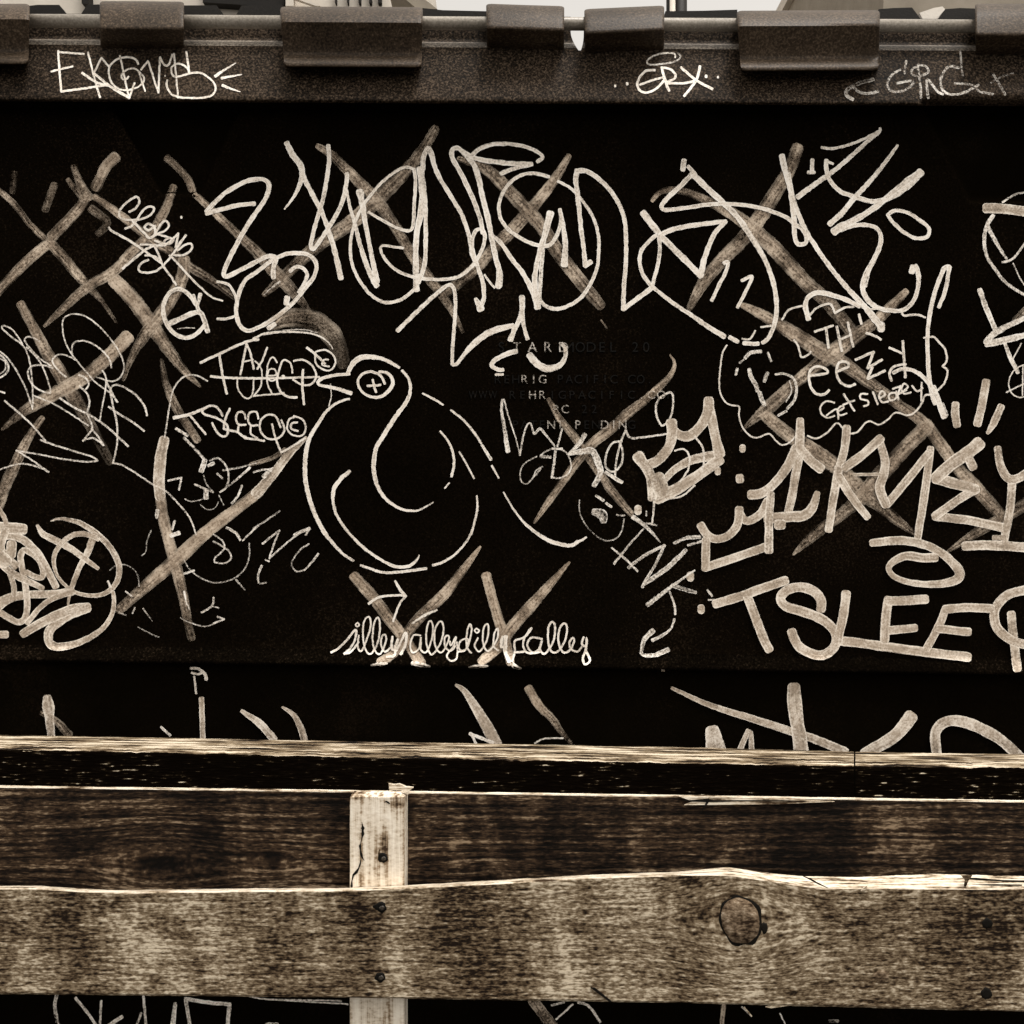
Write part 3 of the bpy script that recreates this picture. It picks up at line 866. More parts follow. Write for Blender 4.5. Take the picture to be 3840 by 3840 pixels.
t C1 14 .95 : 385,345 300,290 200,180 188,142 225,125 300,160
t C1 14 .95 : 200,205 290,300 350,420 385,545
t C1 16 .95 : 400,362 320,340 240,350 210,400 240,480 300,530 380,552
t C1 18 .9 : -20,445 50,400 62,340 20,280 -20,250
t C1 12 .9 : -20,415 35,380 40,320 0,290
t C1 13 .95 : 800,455 850,462 910,432 936,345 900,240 830,140 740,40 640,-30 540,-45 480,-10 472,60 485,140 530,240 640,380 720,470 830,550 885,615
t C1 15 .95 : 840,360 828,300 770,230 680,170 590,158 545,190 545,255
t C1 14 .95 : 570,300 500,266 430,265 395,310 440,380 500,430
t C1 20,14 .95 : 595,412 650,440 670,490 640,530
t C1 16 .95 : 600,500 660,560 675,630 660,700 690,780 690,830 625,912* 700,890 782,945* 740,880 690,820
t C1 14 .95 : 770,380 800,440 790,560 770,660 755,752
t C1 16,20 .95 : 800,460 850,560 885,618
t C1 14 .9 : 730,430 800,455
t C1 18 .95 : 450,590 560,660 680,720 800,800 900,890 966,952
t C1 14 .95 : 250,570 400,630 550,720 670,800
t C1 18 .95 : 820,655 900,710 1000,770 1088,838
t C1 18,14 .95 : 1108,722 1090,650 1030,570 950,515 880,490 835,520 850,640 880,770 885,900 870,1010 850,1080* 910,1090 1000,1140 1120,1220 1180,1255 1250,1290 1340,1380 1430,1490 1480,1620
t C1 18,14 .95 : 35,610 130,690 230,780 310,870 345,912
t C1 16,14 .95 : 305,905 400,940 560,990 690,1030 738,1062* 650,1070 480,1050 300,1015 122,985* 230,1050 368,1148* 290,1110 150,1085 -20,1135
t C1 18 .9 : -10,535 35,552
t C1 14 .95 : 1565,460 1500,425 1440,415 1370,440 1310,520 1285,620 1265,740 1242,890
@ marker_tag | smeared curved wipe above the small TSLEEQ lettering
f B2 90,150,170,150,100 .4,.3,.33,.28,.15 : 110,1490 220,1440 340,1435 460,1470 560,1550 630,1680 660,1780
f B2 14,12 .8,.5 : 120,1500 200,1430 330,1398 450,1400
t B2 26,16,14,10 .95,.9,.85,.7 : 60,1555 170,1540 330,1540 450,1560 540,1610 580,1670
t B2 12,8 .7,.5 : 200,1528 350,1520 460,1545
t B2 40 .9 : 95,1510 140,1480
t B2 22,16 .9 : -20,1590 60,1550
@ marker_tag | struck through thin lettering beginning with T beside the bird's beak
t C1 24 .95 : 1512,322 1650,258 1850,168 1950,146
t C1 22 .95 : 1655,260 1680,420 1712,558
t C1 20 .95 : 1815,412 1840,280 1860,180* 1890,250 1915,368
t C1 14 .95 : 1840,315 1910,298
t C1 14 .9 : 1790,440 1800,530 1860,592 1905,560 1915,445
t C1 24,18 .95 : 1590,425 1700,435 1932,440 2180,436 2410,430
t C2 18 .95 : 85,208 45,310 10,370
t C2 14 .95 : -15,570 35,500 45,400 25,340 -10,310
t C2 14,14,20 .95 : -20,575 60,565 140,560 210,552
t C2 14 .95 : 158,320 130,280 98,310 82,400 88,490 120,550
t C2 14 .95 : 85,420 150,415 140,370 100,375 85,430 115,460 155,445
t C2 16,18,22 .95 : 275,400 262,330 210,300 180,360 160,460 185,540 250,582 308,582
t C2 36 .9 : 205,430
t C2 22 .95 : 355,375 350,500 362,636
t C2 18 .95 : 285,310 350,300 420,340 455,420 420,482 350,490 280,450
t C2 16 .95 : 450,240 520,225 580,262 600,320 562,378 500,370 450,320 448,245
t C2 24,20 .9 : 385,210 450,260 520,330
t C2 16 .9 : 545,300 510,302 500,340 555,350
@ marker_tag | thin lettering TSLEEQ with a copyright sign left of the bird
t C1 28,24 .95 : 1312,738 1430,712 1560,660
t C1 20 .95 : 1430,715 1500,800 1552,862
t C1 20 .95 : 1680,722 1640,660 1580,648 1530,680 1540,710 1640,742 1710,790 1720,850 1690,880 1640,850 1600,775
t C1 20 .95 : 1735,668 1700,750 1690,822* 1800,850 1850,890 1932,900 1995,912
t C1 18 .95 : 1855,745 1840,700 1800,695 1780,740 1800,788 1855,790
t C1 18 .95 : 1800,800 1800,852 1860,888
t C1 18 .95 : 1950,745 1935,695 1885,700 1872,750 1895,795 1945,795
t C1 18 .95 : 1892,800 1895,860 1940,890
t C2 18 .95 : 185,810 150,730 90,715 35,760 35,840 90,895 170,890 215,830 190,755
t C2 18 .95 : 120,785 150,900 190,1000* 280,950 370,892
t C2 16 .95 : 285,725 350,750 376,810 350,870 280,870 235,820 250,750 285,735
t C2 18 .95 : 312,772 270,780 265,820 318,838
@ marker_tag | small faint face doodle below the TSLEEQ lettering
t C1 26 .9 : 1330,820 1415,872
t C1 26 .8 : 1390,890 1460,960 1540,1050
t C1 44 .9 : 1545,1060 1520,1140
t C1 30 .8 : 1575,1100 1610,1080
t C1 16 .8 : 1580,1060 1650,1045 1710,1110 1725,1200 1700,1270 1660,1300
t C1 20,12 .8,.5 : 1685,1135 1800,1115 1932,1080
t C1 12 .45 : 1535,1170 1560,1240 1610,1300
t C1 18 .85 : 1470,1240 1560,1280 1610,1300
t C1 44 .8 : 1555,1285 1555,1340
t C1 10 .6 : 1395,1350 1440,1370 1530,1352
t C1 18 .8 : 1270,1212 1370,1190* 1350,1282
t C1 14,24 .6,.9 : 1660,1300 1790,1200 1885,1115
t C1 20 .9 : 1825,1250 1800,1320 1750,1385
t C1 18 .6 : 1640,1160 1680,1195
t C1 8 .4 : 1510,1390 1560,1430 1620,1420 1650,1370
t C1 10 .45 : 1650,1320 1690,1400
t C2 40,30,16 .9 : 60,1180 95,1145 130,1115
t C2 16 .8 : -20,1150 50,1130 120,1125
t C2 16,14 .7,.5 : -20,1575 80,1510 180,1440
@ bird_drawing | outlined bird with a cross in its round eye, drawn in white marker
t C2 26,28,24,34 .97 : 705,408 600,416 500,440 465,470* 480,490 600,515 715,552
t C2 30,46,42,34,24 .97 : 693,398 730,330 790,285 860,278 960,295 1080,358
t C2 26,22,34,36,34,36,30,26,20,10 .97,.97,.97,.97,.95,.97,.97,.95,.7 : 1102,382 1150,440 1165,520 1140,610 1060,720 970,860 910,960 890,1060 890,1150 920,1260 980,1350 1080,1420 1170,1440 1240,1430 1340,1375
t C2 22,24,22,32,22 .97 : 972,482 940,420 870,390 800,410 768,470 800,540 870,580 950,575 1020,510 1030,450 990,400 930,390
t C2 22 .97 : 880,450 905,545
t C2 22 .97 : 840,497 940,490
t C2 20,24,30,36,36,34,34 .97 : 702,594 620,622 540,680 470,780 410,880 380,980 370,1100 375,1220 410,1370 460,1500 520,1612
t C2 34,26,24 .9,.85,.8 : 515,1600 560,1660 650,1760 735,1816
t C2 22,26 .8,.95 : 790,1850 850,1872 960,1905 1100,1900 1285,1875
t C2 24,22,18,20 .8,.95,.95,.9 : 1335,1850 1400,1832 1500,1770 1590,1670 1640,1570
t C2 16,22,20,14 .9 : 1625,1620 1655,1500 1672,1420 1666,1325
t C2 30,34,24,24,26,28,10 .85,.97,.97 : 705,1142 640,1200 590,1270 580,1350 600,1450 650,1540 740,1650 840,1740 960,1820 1060,1862 1150,1858 1210,1815 1232,1775
t C2 18,22,24 .97 : 1390,840 1440,900 1480,980 1495,1080 1475,1182
t C2 14 .95 : 1457,1230 1425,1270
t C2 16 .9 : 1535,995 1590,1090 1645,1195
t C2 16,22,16 .95 : 1258,555 1340,595 1412,640
t C2 18,20,22,20 .95 : 1470,680 1560,750 1640,840 1700,932
t C2 24,28 .75 : 1705,945 1740,1000 1772,1052
t C2 20,14 .9 : 1780,1100 1832,1192
t C2 14,20,30,34,16 .9,.97 : 1868,1300 1952,1440 2050,1555 2200,1660 2360,1702 2430,1675 2492,1640
t D2 20,28,16 .9 : 1050,440 1090,510 1132,552
t D2 24,20,20 .95 : 850,612 930,562 1060,548 1132,552* 1080,620 1035,745
t C2 10 .7 : 560,480 568,570 550,650
@ marker_tag | thin cursive line reading sillysallydillydally under the bird
t D2 20,18 .95 : 568,978 620,950 690,880 752,808 748,880 705,955 662,990 720,970 775,900
t D2 16 .95 : 775,850 768,930 790,972 830,900 868,770 850,710 815,750 808,860 828,960 868,990 920,900 936,780 920,715 890,760 880,880 900,970 938,990 980,900 975,845 950,860 945,930 975,975 1012,945
t D2 14 .95 : 765,755 780,770 765,785 750,770 765,755
t D2 22,26 .95 : 1030,860 1022,930 1040,960 1072,880
t D2 22,26,16 .95 : 1050,930 1045,1000 985,1012
t D2 20,26 .95 : 1062,965 1130,830 1128,920 1092,990
t D2 16 .95 : 1242,852 1190,848 1165,920 1180,980 1230,950 1246,862 1245,960 1290,972 1330,860 1332,760 1305,745 1285,830 1290,930 1330,995 1400,890 1415,780 1390,745 1352,800 1350,920 1398,980 1450,900 1452,852 1425,868 1430,940 1470,968 1505,930
t D2 16 .95 : 1465,895 1470,930 1510,860 1490,935 1440,1000 1465,1040 1510,1030 1520,960 1515,900
t D2 16 .95 : 1520,975 1580,960 1600,880 1545,890 1530,940 1555,968 1600,930 1628,800 1612,765 1592,830 1590,930 1625,982
t D2 16 .95 : 1675,870 1650,930 1688,972 1745,880 1755,780 1738,765 1715,810 1715,910 1752,970 1820,880 1825,800 1800,830 1792,930 1830,965
t D2 14 .95 : 1665,798 1685,815 1668,832 1648,815 1665,798
t D2 24 .95 : 1860,860 1850,940 1890,930
t D2 30 .95 : 1885,860 1880,960 1910,1050
t D3 18 .95 : 0,1290 20,1220 22,1135 90,1108 150,1040 132,1050 85,1140 100,1210 150,1228 210,1215
t D3 18 .95 : 30,1220 90,1215
t D3 18 .95 : 225,1120 150,1108 115,1160 150,1220 200,1200 226,1130 212,1200 250,1230 310,1140 326,1030 305,990 275,1030 275,1150 300,1215 350,1210 400,1130 416,1030 395,1000 360,1040 350,1140 380,1215 430,1210 470,1140 460,1110 435,1140 440,1190 490,1216 525,1180
t D3 20 .95 : 540,1105 528,1160 560,1172 562,1110 558,1200 535,1260 550,1310 590,1280 555,1205
@ marker_tag | thin jagged tag with an N left of the bird's belly
t D2 18,14 .85,.75 : 50,160 110,110 178,58* 140,150 100,270* 200,180 300,100 400,40
t D2 26 .9 : 290,92 405,42
t D2 20 .85 : 405,42 375,95
t D2 14,10,14 .85,.5,.8 : 400,160 340,200 290,260 268,320 305,366 370,355
t D2 14,20 .85 : 365,360 420,300 470,235
t D2 16 .7 : 72,280 100,292
t D2 22,14 .85,.7 : 42,325 15,400 20,455
t D2 14 .8 : 30,462 78,452
@ marker_tag | faint scratched circles and ticks at the lower left
t D1 22 .9 : 1320,228 1300,290
t D1 34 .9 : 1290,340 1350,320
t D1 36,26 .95 : 1190,150 1180,205
t D1 24 .9 : 1710,280 1780,320 1812,372
t D1 18,14 .85 : 1950,262 1830,378
t D1 14 .75 : 1610,330 1680,380 1690,440 1630,500 1620,540 1700,545 1745,510 1730,460 1680,420 1610,382
t D1 12 .5 : 1390,520 1420,580 1500,650 1620,695 1750,670 1840,600 1880,500 1880,395
t D1 20 .8 : 1385,628 1468,602
t D1 16,10 .8,.5 : 1780,670 1850,752
t D1 10 .4 : 830,600 870,570 950,560 1030,620 1050,720
t D1 14 .8 : 948,760 1000,802
t D1 18 .85 : 1612,808 1600,870 1520,920
t D1 12 .6 : 1600,870 1650,886
t D1 16 .8 : 1640,950 1692,970* 1612,1002
t D1 12 .5 : 1360,960 1430,995 1550,1025 1620,1002
t D1 14,8 .7,.3 : 1080,890 1150,985
t D1 10 .45 : 1140,300 1110,380 1100,460 1070,490
t D1 20,12 .8 : 1390,760 1410,860
t D1 12 .6 : 1400,830 1430,900
t D1 10 .35 : 1040,1030 1160,1090 1200,1105
t D1 14 .6 : 1020,880 1000,925
t D1 12 .5 : 890,915 950,940
@ marker_tag | round crossed face with looping lower curl at the left
b G1 12,40,62,68,66,60,48,40,34,50,58,60,50 .8,.9,.95 : 560,450 650,425 740,435 860,465 980,530 1120,640 1230,770 1295,900 1310,1000 1280,1120 1200,1215 1100,1260 980,1268 820,1230 700,1140 620,1030 590,900 610,790 690,680 800,605 900,590 1000,610 1080,650
b G1 30,76,80,70,60,40 .95 : 410,500 470,590 600,660 740,730 900,840 980,900 1075,970
b G1 80,72,60,56,40,14 .95 : 1030,610 960,800 880,940 800,1140 770,1230 735,1450
b G1 40,50,56,70,90,100,104,110 .9,.95 : 1240,1230 1250,1330 1230,1470 1160,1590 1050,1690 900,1770 760,1815 620,1830 540,1780 540,1660 640,1560 780,1470 960,1400
t G1 30 .7 : 1185,1110 1215,1180
@ marker_tag | dense broad scribble at the lower left edge
b G1 110,110,90 .95 : 960,1400 800,1420 640,1480 430,1580 250,1690
b G1 140,90,80,90 .95 : -40,1380 120,1290 330,1260 560,1250 790,1225
b G1 70,70,60 .95 : -40,1420 90,1510 200,1560 270,1520 300,1400 290,1250 270,1100 240,960 225,840 260,770 340,800 430,880 470,980 460,1070 380,1060 290,1010
b G1 90,90,80 .95 : -40,620 120,610 260,660 400,790 500,950 610,1170
b G1 130,120 .95 : -40,520 120,530 260,540
b G1 60,50 .95 : -30,300 40,400 70,480
b G1 80,80,60 .9 : -40,860 80,980 200,1060 330,1120 470,1190
b G1 60,60 .9 : 110,1040 150,1150 160,1260
b G1 60,56,70 .95 : 300,1570 420,1420 560,1310 740,1240
b G1 90,80,90 .95 : 60,560 10,740 90,860 170,940
b G1 110 .95 : 130,700 120,820
b G1 150 .95 : -40,800 60,900
b G1 80 .95 : -40,1695 70,1695

@ marker_tag | thin scratchy initials on the moulded lettering right of the bird
t C3 20,26,40 .9 : 250,600 243,680 265,820 290,990
t C3 14,10 .9,.7 : 262,600 300,740 350,890 380,1020
t C3 18,14,24,14 .9,.85 : 380,1020 420,830 460,780 490,860 530,820 580,870 645,952
t C3 16 .85 : 700,820 665,955
t C3 20 .9 : 625,970 700,972
t C3 14 .75 : 540,1020 590,985 660,970 730,1000 765,1070 760,1140 700,1190 620,1190
t C3 24 .75 : 650,990 640,1080 625,1185
t C3 12 .7 : 510,1030 420,1080 385,1150 390,1210 430,1235 480,1190 500,1140 550,1105
t C3 26 .7 : 540,1030 615,1035
t C3 14 .8 : 490,1180 540,1120
t C3 40,30 .9 : 870,865 840,920 755,1012
t C3 30,50,60,50,40 .85 : 760,1010 860,990 930,990 965,1060 990,1150 940,1250
t C3 18 .95 : 1440,585 1410,640 1415,730 1458,798 1520,730 1538,620 1520,545 1430,590
t C3 18 .95 : 1500,858 1350,880 1220,890 1180,830* 1140,930 1110,1060 1100,1180
t C3 18 .95 : 1150,915 1080,930 1035,1010 1030,1110 1090,1145 1150,1080 1155,980 1130,915
t C3 30 .9 : 1030,1150 1150,1225
@ marker_tag | broad dripping three point crown left of the cloud
b C3 90,70,75,75,85 .95 : 1275,1030 1330,1090 1420,1060 1500,970 1530,860 1525,775
b C3 60,80,75,80 .97 : 1530,810 1580,865 1660,875 1750,795 1800,700 1806,605
b C3 76,70,90 .97 : 1808,640 1850,850 1885,1010
b C3 80,60,50 .9 : 1885,1020 1700,1050 1560,1120 1475,1205
b C3 80,80,90,110 .97 : 1890,1055 1700,1190 1540,1290 1420,1335
b C3 70,80,70 .75 : 1280,1040 1350,1140 1380,1250 1380,1345
b C3 110,120 .9 : 1420,1190 1450,1290
t C3 18 .9 : 1700,880 1760,960 1770,1080 1752,1130
t C3 16 .9 : 1550,985 1620,975 1660,1030 1650,1130 1590,1222
t C3 16 .9 : 1480,1352 1600,1330 1700,1250
t C3 20,14 .85 : 1395,1350 1390,1440 1378,1545
@ !marker_dot | dots
b C3 62 .97 : 1875,1140
b D3 76 .97 : 950,146
b D3 76 .97 : 1345,648
b D3 72 .97 : 1428,894
b C4 64 .97 : 290,1210
b C4 62 .97 : 270,1425 272,1450
@ marker_tag | thin sketchy X Z and curling arrow right of the bird's tail
t D3 16,20 .9 : 992,290 900,390 770,552
t D3 18 .9 : 752,432 850,510 948,608
t D3 30,24,26 .8 : 880,580 1000,490 1150,412* 1080,560 1000,690 985,728
t D3 36,44,30 .8 : 1000,700 1150,600 1250,510 1312,448
t D3 24,34 .8,.9 : 1220,397 1320,357 1418,350
t D3 22 .85 : 1330,412 1435,380
t D3 14,24,40 .85,.8 : 1380,600 1280,670 1180,740 1022,862
t D3 36,30 .6 : 1210,715 1300,745 1385,768
t D3 16,20 .9 : 1188,760 1225,860 1232,935
t D3 20,16,26,30 .9,.8 : 1226,968 1200,1040 1140,1090 1060,1130
t D3 44,36,24,34,40 .85 : 1062,1058 1000,1120 980,1200 985,1238 1080,1240 1178,1200
t D3 40,30,10 .85,.7 : 915,200 1010,270 1120,390
t D3 11 .6,.4,.7 : 510,70 510,160 550,250 620,330 700,375 780,365 830,300 845,210
t D3 60,90,50 .62 : 620,160 680,180 690,230
t D3 24 .85 : 635,38 690,75
t D3 22 .85 : 710,95 748,122
t D3 16 .7 : 790,182 850,188
t D3 14 .7 : 1015,155 1013,190
t D3 18 .7 : 1015,245 1090,262
t D3 20 .8 : 1475,750 1510,795
t D3 14 .85 : 1482,825 1550,822
@ marker_tag | angular broad lettering with a crown at the right of the lid
b D3 64,60,66 .97 : 1425,262 1470,330 1540,365 1630,340 1700,260 1716,140
b D3 60,66 .97 : 1718,170 1760,225 1810,220 1880,170 1930,80
b D3 64 .97 : 1465,372 1458,585
b D3 64 .97 : 1458,580 1700,500 1910,425
b D5 50,66,56,56 .97 : 430,98 425,280 395,500 352,715
b D5 70,60,64 .97 : 405,290 340,420 250,530 170,590 98,600
b D5 60,70 .97 : 430,290 500,370 568,425
b D5 70,70,70,66,40 .97 : 210,760 340,748 450,740 510,690 545,590
b D5 70 .9 : 280,800 310,800
b D5 55,55,60 .8 : 232,595 222,750 220,975
b D5 56 .97 : 742,150 730,280 700,395
b D5 60,56,52 .95 : 690,420 655,620 620,840
b D5 60,56,50 .95 : 690,480 780,620 882,750
b D5 60 .95 : 730,420 850,330 970,222
b D5 50,60,66,64 .95 : 962,235 1000,370 990,460 965,560 1005,665
b D5 20 .9 : 790,465 960,462
b D5 56 .95 : 1012,665 1150,500 1295,320
b D5 50,56,50 .95 : 1305,290 1270,560 1218,890
b D5 90,80,56,60 .95 : 1630,255 1560,315 1450,390 1342,488* 1450,520 1610,562* 1480,640 1335,745* 1550,770 1790,820
b D5 60 .9 : 1565,365 1590,415
b D5 50,60,60 .9 : 1755,290 1780,420 1850,500 1960,450
b D5 56 .9 : 1852,510 1840,680 1800,900
b D5 64 .9 : 1535,945 1700,938 1980,955
b D5 36 .85 : 1730,888 1800,888
b C5 72 .95 : 540,1052 536,1150 552,1240
b C5 74 .95 : 815,848 780,1050 738,1230
b C5 66,70,30 .9 : 950,1075 890,1210 830,1315
b D4 56,66,64,60,76,70,50,44,42,56,70,66 .95 : 785,395 900,380 1040,378 1180,408 1300,465 1400,550 1448,620 1420,672 1320,700 1180,706 1040,685 940,640 912,580 960,525 1050,492 1150,505 1265,505
@ marker_tag | bold white block letters TSLEEQ at the lower right
b D3 68 .98 : 1535,855 1740,792 1932,722 2065,678
b D3 68 .98 : 1775,800 1840,960 1900,1120 1940,1200
b D4 72 .98 : 400,895 400,830 350,762 250,728 150,748 95,810 130,870 250,910 370,950 460,1010 512,1090 500,1180 420,1238 330,1230 240,1180 195,1110 180,1065
b D4 70 .98 : 588,775 575,900 545,1040 528,1132* 700,1150 900,1180 1200,1220 1512,1256
b D4 70 .98 : 908,820 890,950 880,1130
b D4 68 .98 : 910,832 1050,828 1190,820
b D4 62 .98 : 900,1056 1110,1036
b D4 60 .98 : 1335,900 1290,1020 1198,1190
b D4 66 .98 : 1338,895 1500,882 1690,890
b D4 62 .98 : 1290,1042 1515,1066
b D4 70 .95 : 1960,745 1820,782 1740,850 1708,930 1722,1020 1780,1090 1860,1138 1960,1165
b D4 66 .92 : 1835,930 1850,1080 1880,1345

@ !marker_stroke | row of cut off broad strokes just above the fence cap
b E1 50,70,50,44 .85,.9,.7 : 268,-35 275,20 280,80 290,180
f E1 30,50 .5,.45 : 235,50 310,90 390,175
t E1 18 .7 : 912,132 965,178
b E1 30 .95 : 1140,-30 1148,200
t D1 22,30 .9 : 1440,1340 1500,1345 1550,1390 1556,1425
t D1 20 .85 : 1445,1375 1500,1385 1530,1370
t D1 16,20 .8 : 1465,1400 1480,1530
b E1 20,44,44 .9,.8 : 1368,40 1470,110 1550,200
b E1 12,36,40 .95,.8 : 1598,18 1660,60 1700,130 1722,200
b E2 16,40,64,70 .95 : 650,-108 700,-70 760,20 820,120 875,225
t E2 20 .95 : 728,168 860,220
t E2 18 .9 : 735,170 760,220
f E2 50,50,40,20 1,.9,.6,.4 : 1060,-88 1120,10 1190,80 1240,150 1300,220
t E2 11 .85 : 1095,222 1150,196 1255,194
b E3 18,40,46,50 .95,.9 : -60,-90 150,5 400,85 600,150 750,200 920,270
b E3 76,84 .93 : 630,-95 640,50 675,280
b E3 80,76,60 .93 : 1290,72 1200,180 1030,280
b E3 56,60,66,56 .92 : 1440,290 1432,160 1500,98 1620,110 1780,190 1920,310
b E3 80,120 .9 : 168,150 190,270
b E3 30,34 .95 : 370,152 320,270
b E3 26,32 .95 : 385,160 392,270
t D3 14 .8 : 1130,1355 1150,1360
@ !marker_stroke | tops of outlined letters below the lower fence board
t E1 22 .8 : 335,1600 310,1700 330,1830
t E1 20 .8 : 428,1665 490,1740 560,1840
t E1 16 .8 : 572,1680 566,1820
t E1 24 .85 : 690,1770 600,1830
t E1 18 .75 : 812,1655 828,1840
t E1 16 .7 : 800,1750 765,1840
t E1 22,34 .75 : 992,1695 975,1840
t E1 22 .8 : 1050,1665 1078,1840
t E1 24 .8 : 1050,1668 1180,1690 1300,1700* 1285,1840
t E1 10 .8 : 1410,1655 1520,1672 1932,1696 1965,1700
t E1 10 .7 : 1500,1672 1932,1680
t E1 30 .6 : 1510,1815 1570,1815
f E2 60,66 .6,.6 : 1085,1680 1200,1830
t E2 14 .7 : 1215,1785 1310,1700
t E2 14 .7 : 1190,1705 1260,1690
t E2 18 .7 : 1340,1690 1400,1710 1465,1800
f E3 26 .7 : 232,1700 218,1840
t E3 12,6 .6 : 335,1715 390,1770
t E3 10 .5 : 550,1750 580,1811
t E3 20 .4 : 830,1795 880,1795
"""

def catmull(pts):
    if len(pts) < 3:
        return pts
    out = []
    n = len(pts)
    for i in range(n - 1):
        p0 = pts[max(0, i - 1)]; p1 = pts[i]; p2 = pts[i + 1]; p3 = pts[min(n - 1, i + 2)]
        L = math.hypot(p2[0] - p1[0], p2[1] - p1[1])
        k = max(2, min(14, int(L / 7)))
        for j in range(k):
            t = j / k
            a = [0.5 * ((2 * p1[m]) + (-p0[m] + p2[m]) * t + (2 * p0[m] - 5 * p1[m] + 4 * p2[m] - p3[m]) * t * t
                        + (-p0[m] + 3 * p1[m] - 3 * p2[m] + p3[m]) * t ** 3) for m in (0, 1)]
            b = [p1[m] + (p2[m] - p1[m]) * t for m in range(2, 4)]
            out.append(tuple(a + b))
    out.append(pts[-1])
    return out

def resample(pts, step):
    out = [pts[0]]
    acc = 0.0
    for a, b in zip(pts, pts[1:]):
        L = math.hypot(b[0] - a[0], b[1] - a[1])
        if L < 1e-6:
            continue
        s = step - acc
        while s < L:
            t = s / L
            out.append(tuple(a[m] + (b[m] - a[m]) * t for m in range(4)))
            s += step
        acc = L - (s - step)
    if math.hypot(out[-1][0] - pts[-1][0], out[-1][1] - pts[-1][1]) > step * 0.3:
        out.append(pts[-1])
    return out

layer = [0]
class Tag:
    def __init__(self):
        self.v, self.f, self.uv, self.d, self.m = [], [], [], [], []
        self.fade = 1.0

def ribbon(tag, pts, mi, wide):
    """pts: (x, y, width, density) in photo pixels"""
    lift0 = 0.0006 + layer[0] * 6e-6
    layer[0] += 1
    sd = random.random() * 100
    if len(pts) == 1:
        x, y, w, d = pts[0]
        pts = [(x - 0.5, y, w, d), (x + 0.5, y, w, d)]
    if len(pts) > 2:
        pts = catmull(pts)
    wmin = min(p[2] for p in pts)
    if math.hypot(pts[0][0] - pts[-1][0], pts[0][1] - pts[-1][1]) > 2 or len(pts) > 2:
        pts = resample(pts, max(2.5, min(9.0, wmin * 0.3)))
    n = len(pts)
    if n < 2:
        return
    sec = []
    tang = []
    for i in range(n):
        a = pts[max(0, i - 1)]; b = pts[min(n - 1, i + 1)]
        tx, ty = b[0] - a[0], b[1] - a[1]
        L = math.hypot(tx, ty) or 1
        tang.append((tx / L, ty / L))
    for i in range(n):
        x, y, w, d = pts[i]
        q = sd + i * 0.35
        wj = w * (1 + (0.20 if not wide else 0.07) * mnoise.noise(Vector((q * 0.7, sd, 0))) + 0.06 * mnoise.noise(Vector((q * 2.3, 5, sd))))
        x += 1.3 * mnoise.noise(Vector((q * 0.5, 1, sd)))
        y += 1.3 * mnoise.noise(Vector((q * 0.5, 7, sd)))
        sec.append((x, y, tang[i], wj / 2, d))
    # end caps: felt tip, a bit squared
    def cap(s, sign):
        x, y, t, r, d = s
        out = []
        for th in (20, 45, 68):
            a = math.radians(th)
            k = 0.75
            out.append((x + sign * t[0] * r * math.cos(a) * k, y + sign * t[1] * r * math.cos(a) * k, t, r * (math.sin(a) ** 0.7), d))
        return out
    sec = cap(sec[0], -1) + sec + cap(sec[-1], 1)[::-1]
    base = len(tag.v)
    m = len(sec)
    vlen = [0.0]
    for a, b in zip(sec, sec[1:]):
        vlen.append(vlen[-1] + math.hypot(b[0] - a[0], b[1] - a[1]))
    for i, (x, y, t, r, d) in enumerate(sec):
        nx, ny = -t[1], t[0]
        for s in (-1, 0, 1):
            qx, qy = x + nx * r * s, y + ny * r * s
            Y = lidY(qx, qy) - lift0 - 2.4e-5 * i / m
            tag.v.append(P(qx, qy, Y))
            tag.uv.append(((s + 1) / 2, sd * 3 + vlen[i] * 0.01))
            tag.d.append(d)
    for i in range(m - 1):
        for k in (0, 1):
            a = base + i * 3 + k
            # image y runs down, so this order faces the viewer
            tag.f.append((a, a + 1, a + 4, a + 3))
            tag.m.append(mi)

KIND = {'t': 0, 'b': 1, 'f': 2}

def finish(tag, name, label):
    me = bpy.data.meshes.new(name)
    me.from_pydata(tag.v, [], tag.f)
    uv = me.uv_layers.new(name="UVMap")
    flat = []
    for fc in tag.f:
        for i in fc:
            flat.extend(tag.uv[i])
    uv.data.foreach_set("uv", flat)
    at = me.attributes.new("dens", 'FLOAT', 'POINT')
    at.data.foreach_set("value", tag.d)
    for k in ('thin', 'broad', 'faded'):
        me.materials.append(MAT[k])
    me.polygons.foreach_set("material_index", tag.m)
    me.update()
    o = link(bpy.data.objects.new(name, me), lid)
    if label:
        o["label"] = label
    return o

FAINT = ('face doodle', 'jagged', 'scratched circles', 'initials', 'sketchy X', 'broken white curl', 'thin scribbled', 'tops of outlined')

